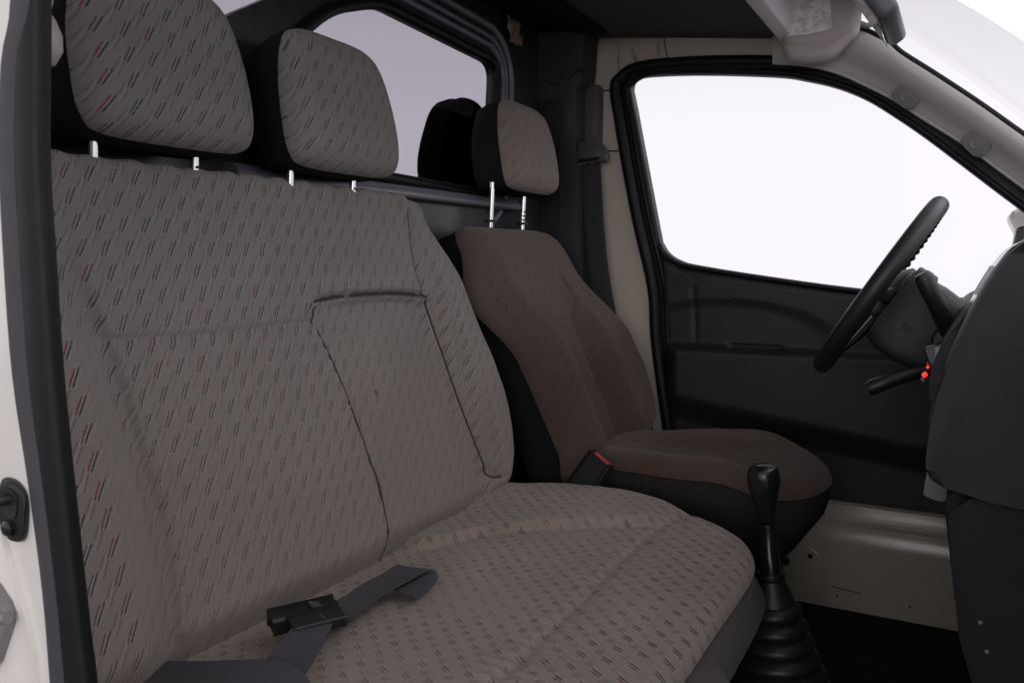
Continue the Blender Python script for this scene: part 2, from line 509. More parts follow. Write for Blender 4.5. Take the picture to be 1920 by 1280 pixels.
def pad(name, outline, f, n, height, mat, parent, back=0.0, shell_name=None, shell_mat=None, shrink=0.012,
        wear=None, uvrot=0.0, centre=None, bulge=0.0, taper=0.0):
    """Upholstered pad: a fine surface over a star-shaped outline, with height(u, v, distance to edge), and a shell behind."""
    ol = smooth_loop(outline, 8)
    arr = np.array(ol)
    lo, hi = arr.min(0), arr.max(0)
    c0 = np.array(centre) if centre is not None else (lo + hi) / 2
    hw = (hi - lo) / 2
    th = np.arctan2((arr[:, 1] - c0[1]) / hw[1], (arr[:, 0] - c0[0]) / hw[0])
    rr = np.hypot((arr[:, 0] - c0[0]) / hw[0], (arr[:, 1] - c0[1]) / hw[1])
    o = np.argsort(th)
    th, rr = th[o], rr[o]
    th3 = np.concatenate([th - 2 * np.pi, th, th + 2 * np.pi])
    rr3 = np.concatenate([rr, rr, rr])
    s = np.linspace(-1, 1, n)
    s = np.sign(s) * (1 - (1 - np.abs(s)) ** 1.35)
    A, B = np.meshgrid(s, s)
    r = np.maximum(np.abs(A), np.abs(B))
    ang = np.arctan2(B, A)
    Rb = np.interp(ang, th3, rr3)
    u = c0[0] + hw[0] * r * Rb * np.cos(ang)
    v = c0[1] + hw[1] * r * Rb * np.sin(ang)
    d = dist_poly(u, v, ol)
    w = height(u, v, d)
    O, U, V, N_ = (np.array(k) for k in f)
    P = O + u[..., None] * U + v[..., None] * V + w[..., None] * N_
    wl = np.array(world_of(parent)) if parent is not None else np.zeros(3)
    verts = (P - wl).reshape(-1, 3)
    idx = np.arange(n * n).reshape(n, n)
    q = np.stack([idx[:-1, :-1], idx[:-1, 1:], idx[1:, 1:], idx[1:, :-1]], -1).reshape(-1, 4)
    # orientation: face along +N
    e1, e2 = verts[q[len(q) // 2, 1]] - verts[q[len(q) // 2, 0]], verts[q[len(q) // 2, 3]] - verts[q[len(q) // 2, 0]]
    if np.dot(np.cross(e1, e2), N_) < 0: q = q[:, ::-1]
    me = bpy.data.meshes.new(name)
    me.from_pydata(verts.tolist(), [], q.tolist())
    uvl = me.uv_layers.new(name='UVMap')
    ca, sa = math.cos(uvrot), math.sin(uvrot)
    fu, fv = u.reshape(-1), v.reshape(-1)
    uv = np.stack([fu * ca - fv * sa, fu * sa + fv * ca], -1)
    li = np.empty(len(me.loops), np.int32)
    me.loops.foreach_get('vertex_index', li)
    uvl.data.foreach_set('uv', uv[li].astype(np.float32).reshape(-1))
    wa = me.attributes.new('wear', 'FLOAT', 'POINT')
    wv = wear(u, v, d) if wear is not None else np.ones(u.shape)
    wa.data.foreach_set('value', wv.reshape(-1).astype(np.float32))
    me.polygons.foreach_set('use_smooth', [True] * len(me.polygons))
    me.materials.append(mat)
    ob = bpy.data.objects.new(name, me)
    COL.objects.link(ob)
    if parent is not None: ob.parent = parent
    if back:
        ring = np.concatenate([idx[0, :-1], idx[:-1, -1], idx[-1, :0:-1], idx[:0:-1, 0]])
        Pr = P.reshape(-1, 3)[ring]
        cen = O + c0[0] * U + c0[1] * V
        bm = bmesh.new()
        loops = []
        prof = [(0.0015, 0.0015), (0.004, 0.15 * back), (0.0 - bulge, 0.45 * back), (shrink * 0.4 - bulge * 0.5, 0.8 * back), (shrink, 0.94 * back), (shrink * 2.4, back)]
        if taper: prof = [(0.0015, 0.0015), (0.003, 0.03), (0.012, 0.25 * back), (taper * 0.45, 0.6 * back), (taper, back)]
        for off, z in prof:
            row = []
            for p in Pr:
                wp = np.dot(p - O, N_)
                rad = p - cen - np.dot(p - cen, N_) * N_
                L = np.linalg.norm(rad) + 1e-9
                p2 = p - rad / L * off - N_ * z
                if z > back * 0.5:
                    t = (z / back - 0.5) * 2
                    p2 = p2 - N_ * (wp * t)
                row.append(bm.verts.new(p2))
            loops.append(row)
        m_ = len(ring)
        for a, b2 in zip(loops[:-1], loops[1:]):
            for i in range(m_):
                bm.faces.new((a[i], a[(i + 1) % m_], b2[(i + 1) % m_], b2[i]))
        bm.faces.new(loops[-1])
        link(shell_name, bm, shell_mat, parent, True, 60)
    return ob


def box_bm(bm, f, sx, sy, sz, bev=0.004, seg=2):
    """Bevelled box centred on the frame's origin, sx along u, sy along v, sz along n."""
    r = bmesh.ops.create_cube(bm, size=1.0)
    vs = r['verts']
    for v in vs:
        x, y, z = v.co
        v.co = at(f, x * sx, y * sy, z * sz)
    if bev:
        es = list({e for v in vs for e in v.link_edges})
        bmesh.ops.bevel(bm, geom=es, offset=bev, segments=seg, affect='EDGES', profile=0.5)


def box(name, c, size, mat, parent=None, bev=0.004, u=(1, 0, 0), v=(0, 1, 0), seg=2):
    bm = bmesh.new()
    box_bm(bm, frame(c, u, v), *size, bev, seg)
    return link(name, bm, mat, parent)


def prism_bm(bm, poly, f, depth, bev=0.0, seg=2):
    a = [bm.verts.new(at(f, p[0], p[1], 0)) for p in poly]
    b = [bm.verts.new(at(f, p[0], p[1], depth)) for p in poly]
    n = len(poly)
    f1, f2 = bm.faces.new(a), bm.faces.new(b[::-1])
    sides = [bm.faces.new((a[i], b[i], b[(i + 1) % n], a[(i + 1) % n])) for i in range(n)]
    if bev:
        es = list(f1.edges) + list(f2.edges)
        bmesh.ops.bevel(bm, geom=es, offset=bev, segments=seg, affect='EDGES', profile=0.5)


def prism(name, poly, f, depth, mat, parent=None, bev=0.0, seg=2, angle=40):
    bm = bmesh.new()
    prism_bm(bm, poly, f, depth, bev, seg)
    return link(name, bm, mat, parent, True, angle)


def plate(name, outer, holes, f, depth, mat, parent=None, angle=30):
    """Flat sheet with holes, real thickness."""
    bm = bmesh.new()
    edges, loops = [], []
    for lp in [outer] + holes:
        vs = [bm.verts.new(at(f, p[0], p[1], 0)) for p in lp]
        loops.append(vs)
        edges += [bm.edges.new((vs[i], vs[(i + 1) % len(vs)])) for i in range(len(vs))]
    bmesh.ops.triangle_fill(bm, edges=edges, use_beauty=True, use_dissolve=False)
    faces = list(bm.faces)
    mp = {}
    for v in [v for l in loops for v in l]:
        mp[v] = bm.verts.new(v.co + f[3] * depth)
    for fc in faces:
        bm.faces.new([mp[v] for v in reversed(fc.verts)])
    for l in loops:
        n = len(l)
        for i in range(n):
            bm.faces.new((l[i], l[(i + 1) % n], mp[l[(i + 1) % n]], mp[l[i]]))
    return link(name, bm, mat, parent, True, angle)


def tube_bm(bm, pts, rad, seg=12, closed=False, flat=(1.0, 1.0), up=(0, 0, 1)):
    P = [Vector(p) for p in pts]
    n = len(P)
    rings = []
    upv = Vector(up)
    for i, p in enumerate(P):
        if closed: t = P[(i + 1) % n] - P[i - 1]
        else: t = P[min(i + 1, n - 1)] - P[max(i - 1, 0)]
        t.normalize()
        a = upv - t * upv.dot(t)
        if a.length < 1e-4: a = Vector((1, 0, 0)) - t * t.x
        a.normalize()
        b = t.cross(a)
        r = rad[i] if isinstance(rad, (list, tuple)) else rad
        rings.append([bm.verts.new(p + a * (math.cos(2 * math.pi * k / seg) * r * flat[0]) + b * (math.sin(2 * math.pi * k / seg) * r * flat[1])) for k in range(seg)])
    m = n if closed else n - 1
    for i in range(m):
        x, y = rings[i], rings[(i + 1) % n]
        for k in range(seg):
            bm.faces.new((x[k], x[(k + 1) % seg], y[(k + 1) % seg], y[k]))
    if not closed:
        bm.faces.new(rings[0][::-1])
        bm.faces.new(rings[-1])


def tube(name, pts, rad, mat, parent=None, **kw):
    bm = bmesh.new()
    tube_bm(bm, pts, rad, **kw)
    return link(name, bm, mat, parent, True, 60)


def lathe(name, prof, o, axis, mat, parent=None, seg=32, sq=(1, 1), xdir=(1, 0, 0)):
    """Profile of (radius, height along axis); sq flattens the section."""
    ax = Vector(axis).normalized()
    a = Vector(xdir) - ax * Vector(xdir).dot(ax)
    a.normalize()
    b = ax.cross(a)
    bm = bmesh.new()
    rings = []
    for r, h in prof:
        if r < 1e-6: rings.append([bm.verts.new(Vector(o) + ax * h)])
        else:
            rings.append([bm.verts.new(Vector(o) + ax * h + a * (math.cos(2 * math.pi * k / seg) * r * sq[0]) + b * (math.sin(2 * math.pi * k / seg) * r * sq[1])) for k in range(seg)])
    for x, y in zip(rings[:-1], rings[1:]):
        if len(x) == 1 and len(y) == 1: continue
        for k in range(seg):
            k2 = (k + 1) % seg
            if len(x) == 1: bm.faces.new((x[0], y[k2], y[k]))
            elif len(y) == 1: bm.faces.new((x[k], x[k2], y[0]))
            else: bm.faces.new((x[k], x[k2], y[k2], y[k]))
    for e_, rev in ((rings[0], True), (rings[-1], False)):
        if len(e_) > 1: bm.faces.new(e_[::-1] if rev else e_)
    return link(name, bm, mat, parent, True, 45)


def ribbon(name, pts, half, mat, parent=None, th=0.0012, k=8):
    """Belt webbing: a smooth strip through pts, half = one half-width vector or one per point."""
    hv = half if isinstance(half, list) else [half] * len(pts)
    comb = [tuple(p) + tuple(h) for p, h in zip(pts, hv)]
    sm = [np.array(c) for c in smooth_loop(comb, k, False)]
    bm = bmesh.new()
    rows = []
    for i, c in enumerate(sm):
        p, h = Vector(c[:3]), Vector(c[3:])
        t = Vector(sm[min(i + 1, len(sm) - 1)][:3]) - Vector(sm[max(i - 1, 0)][:3])
        nn = t.cross(h)
        nn.normalize()
        row = []
        for s_ in (-1, -0.86, -0.4, 0, 0.4, 0.86, 1):
            row.append(p + h * s_ + nn * (0.0 if abs(s_) > 0.9 else 0.0006))
        rows.append(([bm.verts.new(q + nn * th) for q in row], [bm.verts.new(q - nn * th) for q in row]))
    for (a1, b1), (a2, b2) in zip(rows[:-1], rows[1:]):
        for j in range(6):
            bm.faces.new((a1[j], a1[j + 1], a2[j + 1], a2[j]))
            bm.faces.new((b1[j], b2[j], b2[j + 1], b1[j + 1]))
        for j in (0, 6):
            bm.faces.new((a1[j], a2[j], b2[j], b1[j]))
    for a, b in (rows[0], rows[-1]):
        bm.faces.new(a + b[::-1])
    return link(name, bm, mat, parent, True, 50)


def loft(name, rows, mat, parent=None, close_rows=False, angle=50):
    bm = bmesh.new()
    vs = [[bm.verts.new(p) for p in r] for r in rows]
    for a, b in zip(vs[:-1], vs[1:]):
        n = len(a)
        for i in range(n if close_rows else n - 1):
            bm.faces.new((a[i], a[(i + 1) % n], b[(i + 1) % n], b[i]))
    if close_rows:
        bm.faces.new(vs[0][::-1])
        bm.faces.new(vs[-1])
    return link(name, bm, mat, parent, True, angle)


# ================================================================== THE CAB SHELL
FY = frame((0, 0, 0), (1, 0, 0), (0, 0, 1), (0, 1, 0))      # sheets facing across the cab: (x, z), depth along +y

# studio ground
bm = bmesh.new()
for p in ((-12, -12), (12, -12), (12, 12), (-12, 12)): bm.verts.new((p[0], p[1], -0.42))
bm.faces.new(bm.verts)
tag(link('ground', bm, M['studio'], None, False), 'plain grey studio floor the van stands on', 'ground', 'structure')

# cab floor with a raised tunnel under the seats
bm = bmesh.new()
prism_bm(bm, [(-0.10, -0.30), (1.5, -0.30), (1.5, 1.50), (-0.10, 1.50)], frame((0, 0, -0.06), (1, 0, 0), (0, 1, 0)), 0.06)
tag(link('floor', bm, M['mat'], None, True), 'black rubber cab floor below the gear lever', 'floor', 'structure')

# roof lining
roof = loft('ceiling', [[(x, y, z0 + 0.012 * math.sin(math.pi * (y + 0.3) / 1.85)) for y in np.linspace(-0.30, 1.53, 14)]
                        for x, z0 in ((-0.12, 1.515), (0.0, 1.502), (0.15, 1.485), (0.3, 1.466), (0.45, 1.446), (0.555, 1.432), (0.555, 1.47), (-0.12, 1.55))],
            M['roof'])
tag(roof, 'dark grey brown roof lining of the cab', 'ceiling', 'structure')
# pale strip that finishes the lining's front edge
prism('header_strip', round_poly([(0.557, 1.405), (0.590, 1.412), (0.592, 1.51), (0.557, 1.51)], 0.006), frame((0, -0.30, 0), (1, 0, 0), (0, 0, 1), (0, 1, 0)), 1.80, M['strip'], roof)
# front header panel between the strip and the windscreen
loft('front_header', [[(x, y, z) for y in (-0.30, 0.3, 0.9, 1.50)] for x, z in ((0.594, 1.50), (0.70, 1.495), (0.79, 1.455), (0.798, 1.462), (0.70, 1.51), (0.594, 1.515))], M['pillartrim'], roof)

# far side: cream body sheet round the driver's door opening
DOOR_OUT = [(0.060, 1.20), (0.088, 1.338), (0.104, 1.396), (0.166, 1.418), (0.330, 1.412), (0.514, 1.392), (0.70, 1.360), (0.86, 1.262), (1.0, 1.145), (1.13, 1.035), (1.32, 0.87)]
body_outer = [(-0.13, -0.05), (-0.13, 1.56), (0.60, 1.54), (0.70, 1.475), (0.745, 1.425), (0.80, 1.372), (1.07, 1.137), (1.5, 0.77), (1.5, -0.05)]
body_hole = smooth_loop([(0.30, 0.22), (0.262, 0.375), (0.218, 0.647), (0.205, 0.80), (0.150, 1.02)] + DOOR_OUT[1:], 4, False)[:-1] + [(1.38, 0.80), (1.40, 0.22)]
pillar = plate('pillar', body_outer, [body_hole], frame((0, 1.535, 0), (1, 0, 0), (0, 0, 1), (0, 1, 0)), 0.05, M['cream'])
tag(pillar, 'cream painted door pillar and header with brown drip stains', 'pillar', 'structure')
# sheet overlap seams on the cream pillar
tube('panel_seam', [(-0.02, 1.533, 1.352), (0.03, 1.533, 1.353), (0.085, 1.533, 1.352)], 0.0022, M['seam'], pillar, seg=6)
tube('panel_seam', [(0.075, 1.533, 1.185), (0.10, 1.533, 1.182), (0.118, 1.533, 1.185)], 0.0022, M['seam'], pillar, seg=6)
tube('panel_seam', smooth_loop([(0.235, 1.533, 1.487), (0.238, 1.533, 1.455), (0.246, 1.533, 1.422)], 4, False), 0.0016, M['seam'], pillar, seg=6)

# dark box column between the partition and the cream pillar
col = loft('column', [[(-0.13, 1.53, z), (-0.13, 1.452, z), (-0.025 + dx, 1.452, z), (0.008 + dx, 1.458, z), (0.022 + dx, 1.53, z)]
                      for z, dx in ((0, 0.06), (0.60, 0.03), (0.95, 0.012), (1.20, 0.0), (1.345, 0.0), (1.36, 0.012), (1.42, 0.016), (1.47, 0.02), (1.53, 0.03))], M['columnpaint'], None, False, 30)
tag(col, 'black painted corner column beside the cream pillar', 'column', 'structure')
prism('cover_plate', round_poly([(-0.105, 0.60), (-0.03, 0.60), (-0.03, 1.325), (-0.105, 1.325)], 0.012), frame((0, 1.4515, 0), (1, 0, 0), (0, 0, 1), (0, -1, 0)), 0.008, M['blackpaint'], col, 0.003)
# lumpy sealer along the column head
rg = random.Random(8)
for k in range(3):
    p0 = Vector((-0.085 + k * 0.045, 1.449, 1.372 + 0.01 * k))
    pts = [p0 + Vector((i * 0.011, rg.uniform(-0.003, 0.001), rg.uniform(-0.007, 0.007))) for i in range(5)]
    tube('sealer_bead', pts, [0.002, 0.003, 0.0025, 0.0035, 0.002], M['columnpaint'], col, seg=8)

# rear partition with its window
PX = -0.105
part_f = frame((PX, 0, 0), (0, 1, 0), (0, 0, 1), (-1, 0, 0))
win = round_poly([(0.42, 1.060), (1.165, 1.048), (1.20, 1.375), (0.715, 1.396), (0.567, 1.345), (0.44, 1.245)], [0.06, 0.05, 0.045, 0.05, 0.05, 0.05], 7)
win2 = round_poly([(-0.20, 1.05), (0.12, 1.05), (0.20, 1.18), (0.325, 1.280), (0.41, 1.328), (0.50, 1.372), (0.48, 1.42), (-0.2, 1.42)], 0.012, 4)
outer = [(-0.30, 0.0), (1.535, 0.0), (1.535, 1.55), (-0.30, 1.55)]
part = plate('wall', outer, [win, win2], part_f, 0.02, M['blackpaint'])
tag(part, 'black painted metal partition behind the seats', 'wall', 'structure')


def grow(loop, d):
    a = np.array(loop)
    c = a.mean(0)
    n = len(a)
    out = []
    for i in range(n):
        t = a[(i + 1) % n] - a[i - 1]
        t /= np.linalg.norm(t) + 1e-9
        nn = np.array([t[1], -t[0]])
        if np.dot(nn, a[i] - c) < 0: nn = -nn
        out.append(tuple(a[i] + nn * d))
    return out


def on_part(loop, x): return [(x, p[0], p[1]) for p in loop]


tube('window_seal', on_part(grow(win, 0.006), PX + 0.006), 0.013, M['rubber'], part, seg=10, closed=True, up=(1, 0, 0))
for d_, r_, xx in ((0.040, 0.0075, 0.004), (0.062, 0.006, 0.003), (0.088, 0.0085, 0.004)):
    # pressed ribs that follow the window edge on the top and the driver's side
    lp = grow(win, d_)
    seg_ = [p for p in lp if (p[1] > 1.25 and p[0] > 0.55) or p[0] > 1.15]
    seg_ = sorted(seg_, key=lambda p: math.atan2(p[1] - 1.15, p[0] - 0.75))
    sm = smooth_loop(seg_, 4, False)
    tube('rib', on_part(sm, PX + xx), r_, M['rib_sheen'], part, seg=10, up=(1, 0, 0))
# the bright lower ledge
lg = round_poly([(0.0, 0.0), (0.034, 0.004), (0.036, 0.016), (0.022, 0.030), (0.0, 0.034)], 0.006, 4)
prism('window_ledge', lg, frame((PX + 0.0006, 0.30, 1.005), (1, 0, 0), (0, 0, 1), (0, 1, 0)), 0.98, M['rib_sheen'], part, 0.0)
prism('upper_rail', smooth_loop([(0.0, 1.516), (0.07, 1.506), (0.14, 1.492), (0.20, 1.480), (0.21, 1.50), (0.21, 1.60), (0.0, 1.60)], 3), frame((PX + 0.0006, -0.29, 0), (1, 0, 0), (0, 0, 1), (0, 1, 0)), 1.73, M['shell'], part)
for w_ in (win, win2):
    prism('window_pane', grow(w_, 0.004), frame((PX - 0.010, 0, 0), (0, 1, 0), (0, 0, 1), (-1, 0, 0)), 0.004, M['tinted'], part)

# scrap of brown tape stuck to the ribs
rows = []
rg = random.Random(3)
for i in range(6):
    rows.append([(PX + 0.016 + 0.006 * math.sin(i * 2.1 + j * 2.3), 1.240 + j * 0.0110 + i * 0.004, 1.505 - i * 0.0125 + 0.003 * math.sin(j * 1.7)) for j in range(7)])
tape = loft('tape', rows, M['tape'])
sol = tape.modifiers.new('thickness', 'SOLIDIFY')
sol.thickness = 0.0015
tag(tape, 'crumpled scrap of brown tape stuck on black ribs', 'tape')

# inner sill of the driver's door
sill_prof = [(1.536, 0.262), (1.526, 0.262), (1.516, 0.257), (1.509, 0.240), (1.506, 0.226), (1.500, 0.219), (1.486, 0.215), (1.479, 0.208), (1.475, 0.196), (1.470, 0.180), (1.470, 0.165), (1.472, 0.02), (1.476, -0.01), (1.536, -0.01)]
sill = loft('door_sill', [[(x, y, z) for y, z in sill_prof] for x in np.linspace(-0.09, 1.45, 12)], M['sillpaint'], None, True, 40)
tag(sill, 'cream painted inner sill under the driver door', 'sill', 'structure')
prism('pressed_panel', round_poly([(0.585, 0.02), (0.715, 0.012), (0.690, 0.150), (0.585, 0.158)], [0.004, 0.01, 0.03, 0.03]), frame((0, 1.4712, 0), (1, 0, 0), (0, 0, 1), (0, -1, 0)), 0.009, M['sillpaint'], sill, 0.004)
for x, z, r_ in ((0.668, 0.128, 0.0065), (0.735, 0.035, 0.0028), (0.90, 0.04, 0.003)):
    lathe('drain_hole', [(0, 0.0), (r_, 0.0), (r_, 0.0012), (0, 0.0014)], (x, 1.4622 if x < 0.7 else 1.4712, z), (0, -1, 0), M['rubber'], sill, 14)
tube('scratch', [(0.72, 1.4706, 0.056), (0.755, 1.4706, 0.053), (0.79, 1.4706, 0.051)], 0.0012, M['seam'], sill, seg=6)
tube('black_plug', [(0.60, 1.465, 0.117), (0.60, 1.43, 0.117), (0.622, 1.425, 0.116)], 0.009, M['rubber'], sill, seg=10)

# bulkhead below the windscreen
bm = bmesh.new()
box_bm(bm, frame((1.52, 0.62, 0.40), (1, 0, 0), (0, 1, 0)), 0.03, 1.84, 0.90, 0.0)
tag(link('bulkhead_wall', bm, M['dashlow'], None), 'black bulkhead behind the dashboard', 'wall', 'structure')

# ================================================================== NEAR DOOR PILLAR
NP_OUT = [(0.270, 1.25), (0.258, 1.095), (0.238, 1.04), (0.227, 0.963), (0.225, 0.868), (0.228, 0.771), (0.243, 0.673), (0.255, 0.575), (0.259, 0.483), (0.262, 0.38), (0.264, 0.10)]
NP_IN = [(0.300, 1.25), (0.288, 1.088), (0.276, 0.963), (0.277, 0.868), (0.279, 0.776), (0.288, 0.658), (0.299, 0.538), (0.306, 0.45), (0.308, 0.10)]
NP = smooth_loop(NP_OUT, 4, False)
NQ = smooth_loop(NP_IN, 4, False)
poly = [(-0.25, 1.30)] + [(x + 0.012, z) for x, z in NP] + [(-0.25, 0.08)]
white = prism('door_pillar', poly, frame((0, -0.228, 0), (1, 0, 0), (0, 0, 1), (0, -1, 0)), 0.030, M['whitepaint'], None, 0.004)
tag(white, 'white painted door pillar at the open passenger side', 'pillar', 'structure')
prism('pressed_panel', round_poly([(0.0, 0.30), (0.262, 0.30), (0.246, 0.53), (0.200, 0.64), (0.0, 0.66)], 0.03), frame((0, -0.2562, 0), (1, 0, 0), (0, 0, 1), (0, -1, 0)), 0.007, M['whitepaint'], white, 0.003)
seal = empty('door_seal', (0.24, -0.26, 0.10), 'long grey and black rubber seal running up the white door pillar', 'seal')
tube('outer_lip', [(x + 0.018, -0.256, z) for x, z in NP], 0.015, M['greyrubber'], seal, seg=20, flat=(0.36, 1.0), up=(0, 1, 0))
tube('inner_lip', [(x - 0.012, -0.252, z) for x, z in NQ], 0.020, M['rubber'], seal, seg=16, flat=(0.4, 1.0), up=(0, 1, 0))
tube('edge_trim', [(x - 0.012, -0.243, z) for x, z in NQ], 0.013, M['rubber'], seal, seg=12, flat=(0.7, 1.0), up=(0, 1, 0))

st = empty('door_striker', (0.228, -0.26, 0.65), 'black oval striker plate on the white door pillar', 'striker')
sp_ = round_poly([(0.204, 0.622), (0.242, 0.614), (0.251, 0.668), (0.212, 0.680)], 0.017, 6)
prism('plate', sp_, frame((0, -0.2585, 0), (1, 0, 0), (0, 0, 1), (0, -1, 0)), 0.005, M['buckle'], st, 0.002)
prism('plate_recess', round_poly([(0.213, 0.642), (0.236, 0.638), (0.241, 0.664), (0.219, 0.670)], 0.009, 5), frame((0, -0.2637, 0), (1, 0, 0), (0, 0, 1), (0, -1, 0)), 0.0012, M['socket'], st, 0.0)
tube('striker_bar', [(0.226, -0.262, 0.657), (0.224, -0.280, 0.658), (0.205, -0.288, 0.659), (0.15, -0.290, 0.660)], 0.0055, M['buckle'], st, seg=10)
lathe('bolt', [(0, 0), (0.008, 0), (0.008, 0.004), (0.005, 0.006), (0, 0.006)], (0.225, -0.2637, 0.630), (0, -1, 0), M['gloss'], st, 6)
hg = empty('hinge_cover', (0.21, -0.265, 0.53), 'small grey plastic piece low on the white door pillar', 'hinge cover')
prism('cover', round_poly([(0.10, 0.575), (0.200, 0.577), (0.226, 0.556), (0.228, 0.545), (0.198, 0.492), (0.10, 0.47)], 0.006), frame((0, -0.2637, 0), (1, 0, 0), (0, 0, 1), (0, -1, 0)), 0.010, M['greyplastic'], hg, 0.003)
tube('rib', [(0.10, -0.276, 0.530), (0.185, -0.276, 0.540), (0.231, -0.274, 0.549)], 0.0055, M['greyplastic'], hg, seg=10)
bc = empty('anchor_cap', (0.21, -0.19, 1.06), 'cream plastic belt anchor cap at the upper left pillar edge', 'cap')
lathe('cap', [(0, -0.026), (0.012, -0.022), (0.019, -0.009), (0.019, 0.006), (0.014, 0.020), (0.009, 0.028), (0, 0.030)], (0.190, -0.188, 1.085), (0, 0, 1), M['capwhite'], bc, 20)
lathe('cap_neck', [(0, 0.026), (0.011, 0.028), (0.014, 0.038), (0.010, 0.046), (0.008, 0.12), (0, 0.12)], (0.188, -0.188, 1.085), (0, 0, 1), M['capwhite'], bc, 16)

# ================================================================== DRIVER'S DOOR
door = empty('driver_door', (0.70, 1.55, 0.25), 'black trimmed driver door with a large bright window', 'car door')
WIN = [(0.222, 0.960), (0.233, 0.922), (0.254, 0.893), (0.288, 0.874), (0.335, 0.8625), (0.50, 0.837), (0.74, 0.806), (1.0, 0.785), (1.26, 0.770), (1.275, 0.80), (1.14, 0.941), (1.021, 1.046), (0.943, 1.114),
       (0.879, 1.169), (0.812, 1.222), (0.746, 1.269), (0.677, 1.304), (0.606, 1.328), (0.528, 1.347), (0.34, 1.372), (0.20, 1.383), (0.155, 1.380), (0.137, 1.358), (0.150, 1.295)]
winl = smooth_loop(WIN, 4)
d_out = smooth_loop([(0.262, 0.375), (0.218, 0.647), (0.205, 0.80), (0.150, 1.02)] + DOOR_OUT[1:], 4, False) + [(1.38, 0.78), (1.40, 0.25), (0.28, 0.25)]
plate('window_frame', d_out, [winl], frame((0, 1.546, 0), (1, 0, 0), (0, 0, 1), (0, 1, 0)), 0.03, M['rubber'], door)
prism('window_glass', grow(winl, 0.004), frame((0, 1.562, 0), (1, 0, 0), (0, 0, 1), (0, 1, 0)), 0.004, M['clear'], door)
tube('window_seal', [(p[0], 1.545, p[1]) for p in grow(winl, 0.0085)], 0.0075, M['rubber'], door, seg=8, closed=True, up=(0, 1, 0))
dl = [(x - 0.006, z) for x, z in smooth_loop([(0.285, 0.25), (0.262, 0.375), (0.218, 0.647), (0.205, 0.80), (0.150, 1.02)] + DOOR_OUT[1:], 5, False)]
dl = [(x + 0.022, z - (0.012 if z > 1.3 else 0)) for x, z in dl]
tube('opening_seal', [(p[0] - 0.006, 1.532, p[1]) for p in dl], 0.016, M['rubber'], door, seg=10, up=(0, 1, 0))
tube('seal_lip', [(p[0] + 0.026, 1.540, p[1] - (0.018 if p[1] > 1.3 else 0)) for p in dl], 0.006, M['rubber'], door, seg=8, up=(0, 1, 0))

tp = [(0.236, 0.860), (0.243, 0.878), (0.262, 0.872), (0.290, 0.858), (0.335, 0.850), (0.50, 0.826), (0.74, 0.795), (1.0, 0.774), (1.33, 0.758), (1.37, 0.70), (1.38, 0.45), (1.36, 0.27), (1.2, 0.250), (0.8, 0.248), (0.45, 0.248), (0.32, 0.258), (0.295, 0.30), (0.262, 0.50), (0.247, 0.70)]


def door_height(u, v, d):
    h = 0.012 * np.sqrt(np.clip(1 - (1 - np.clip(d / 0.02, 0, 1)) ** 2, 0, 1))
    el = ((u - 0.42) / 0.30) ** 2 + ((v - 0.655) / 0.118) ** 2
    h -= 0.007 * (1 - sstep(el, 0.62, 1.10)) * sstep(v, 0.635, 0.655)
    low = 0.505 - 0.13 * (u - 0.27)
    arm = (1 - sstep(v, 0.628, 0.650)) * sstep(v, low - 0.07, low + 0.01)
    h += 0.032 * arm * sstep(u, 0.24, 0.30) * (1 - sstep(u, 1.0, 1.2))
    h += groove(u, v, [(0.33, 0.80), (0.338, 0.655)], 0.003, 0.006)
    lv = (v < 0.652) & (v > 0.636) & (u > 0.43) & (u < 0.57)
    h -= 0.012 * lv
    return h


pad('trim_panel', tp, frame((0, 1.544, 0), (1, 0, 0), (0, 0, 1), (0, -1, 0)), 150, door_height, M['trim'], door, 0.004, 'trim_back', M['dashlow'], 0.001)
tube('belt_strip', [(p[0], 1.534, p[1]) for p in smooth_loop([(0.270, 0.874), (0.295, 0.864), (0.34, 0.855), (0.50, 0.831), (0.74, 0.800), (1.0, 0.779), (1.30, 0.762)], 5, False)], 0.0055, M['rubber'], door, seg=8, up=(0, 1, 0))

# exterior mirror on the driver's door
mir = empty('side_mirror', (1.10, 1.74, 0.92), 'pale door mirror housing outside the driver window', 'mirror')
prism('housing', round_poly([(1.065, 0.985), (1.085, 1.005), (1.16, 1.002), (1.19, 0.88), (1.12, 0.875), (1.088, 0.94)], 0.02, 5), frame((0, 1.70, 0), (1, 0, 0), (0, 0, 1), (0, 1, 0)), 0.15, M['whitepaint'], mir, 0.012, 3)
prism('mirror_glass', round_poly([(1.083, 0.930), (1.112, 0.880), (1.122, 0.885), (1.092, 0.940)], 0.004), frame((0, 1.705, 0), (1, 0, 0), (0, 0, 1), (0, 1, 0)), 0.14, M['mirrorglass'], mir, 0.001)
prism('arm', round_poly([(1.072, 0.86), (1.15, 0.84), (1.15, 0.955), (1.083, 0.955)], 0.01), frame((0, 1.60, 0), (1, 0, 0), (0, 0, 1), (0, 1, 0)), 0.099, M['buckle'], mir, 0.004)

# ================================================================== FRONT PILLAR TRIM, WINDSCREEN
def lerp3(a, b, t): return tuple(np.array(a) * (1 - t) + np.array(b) * t)


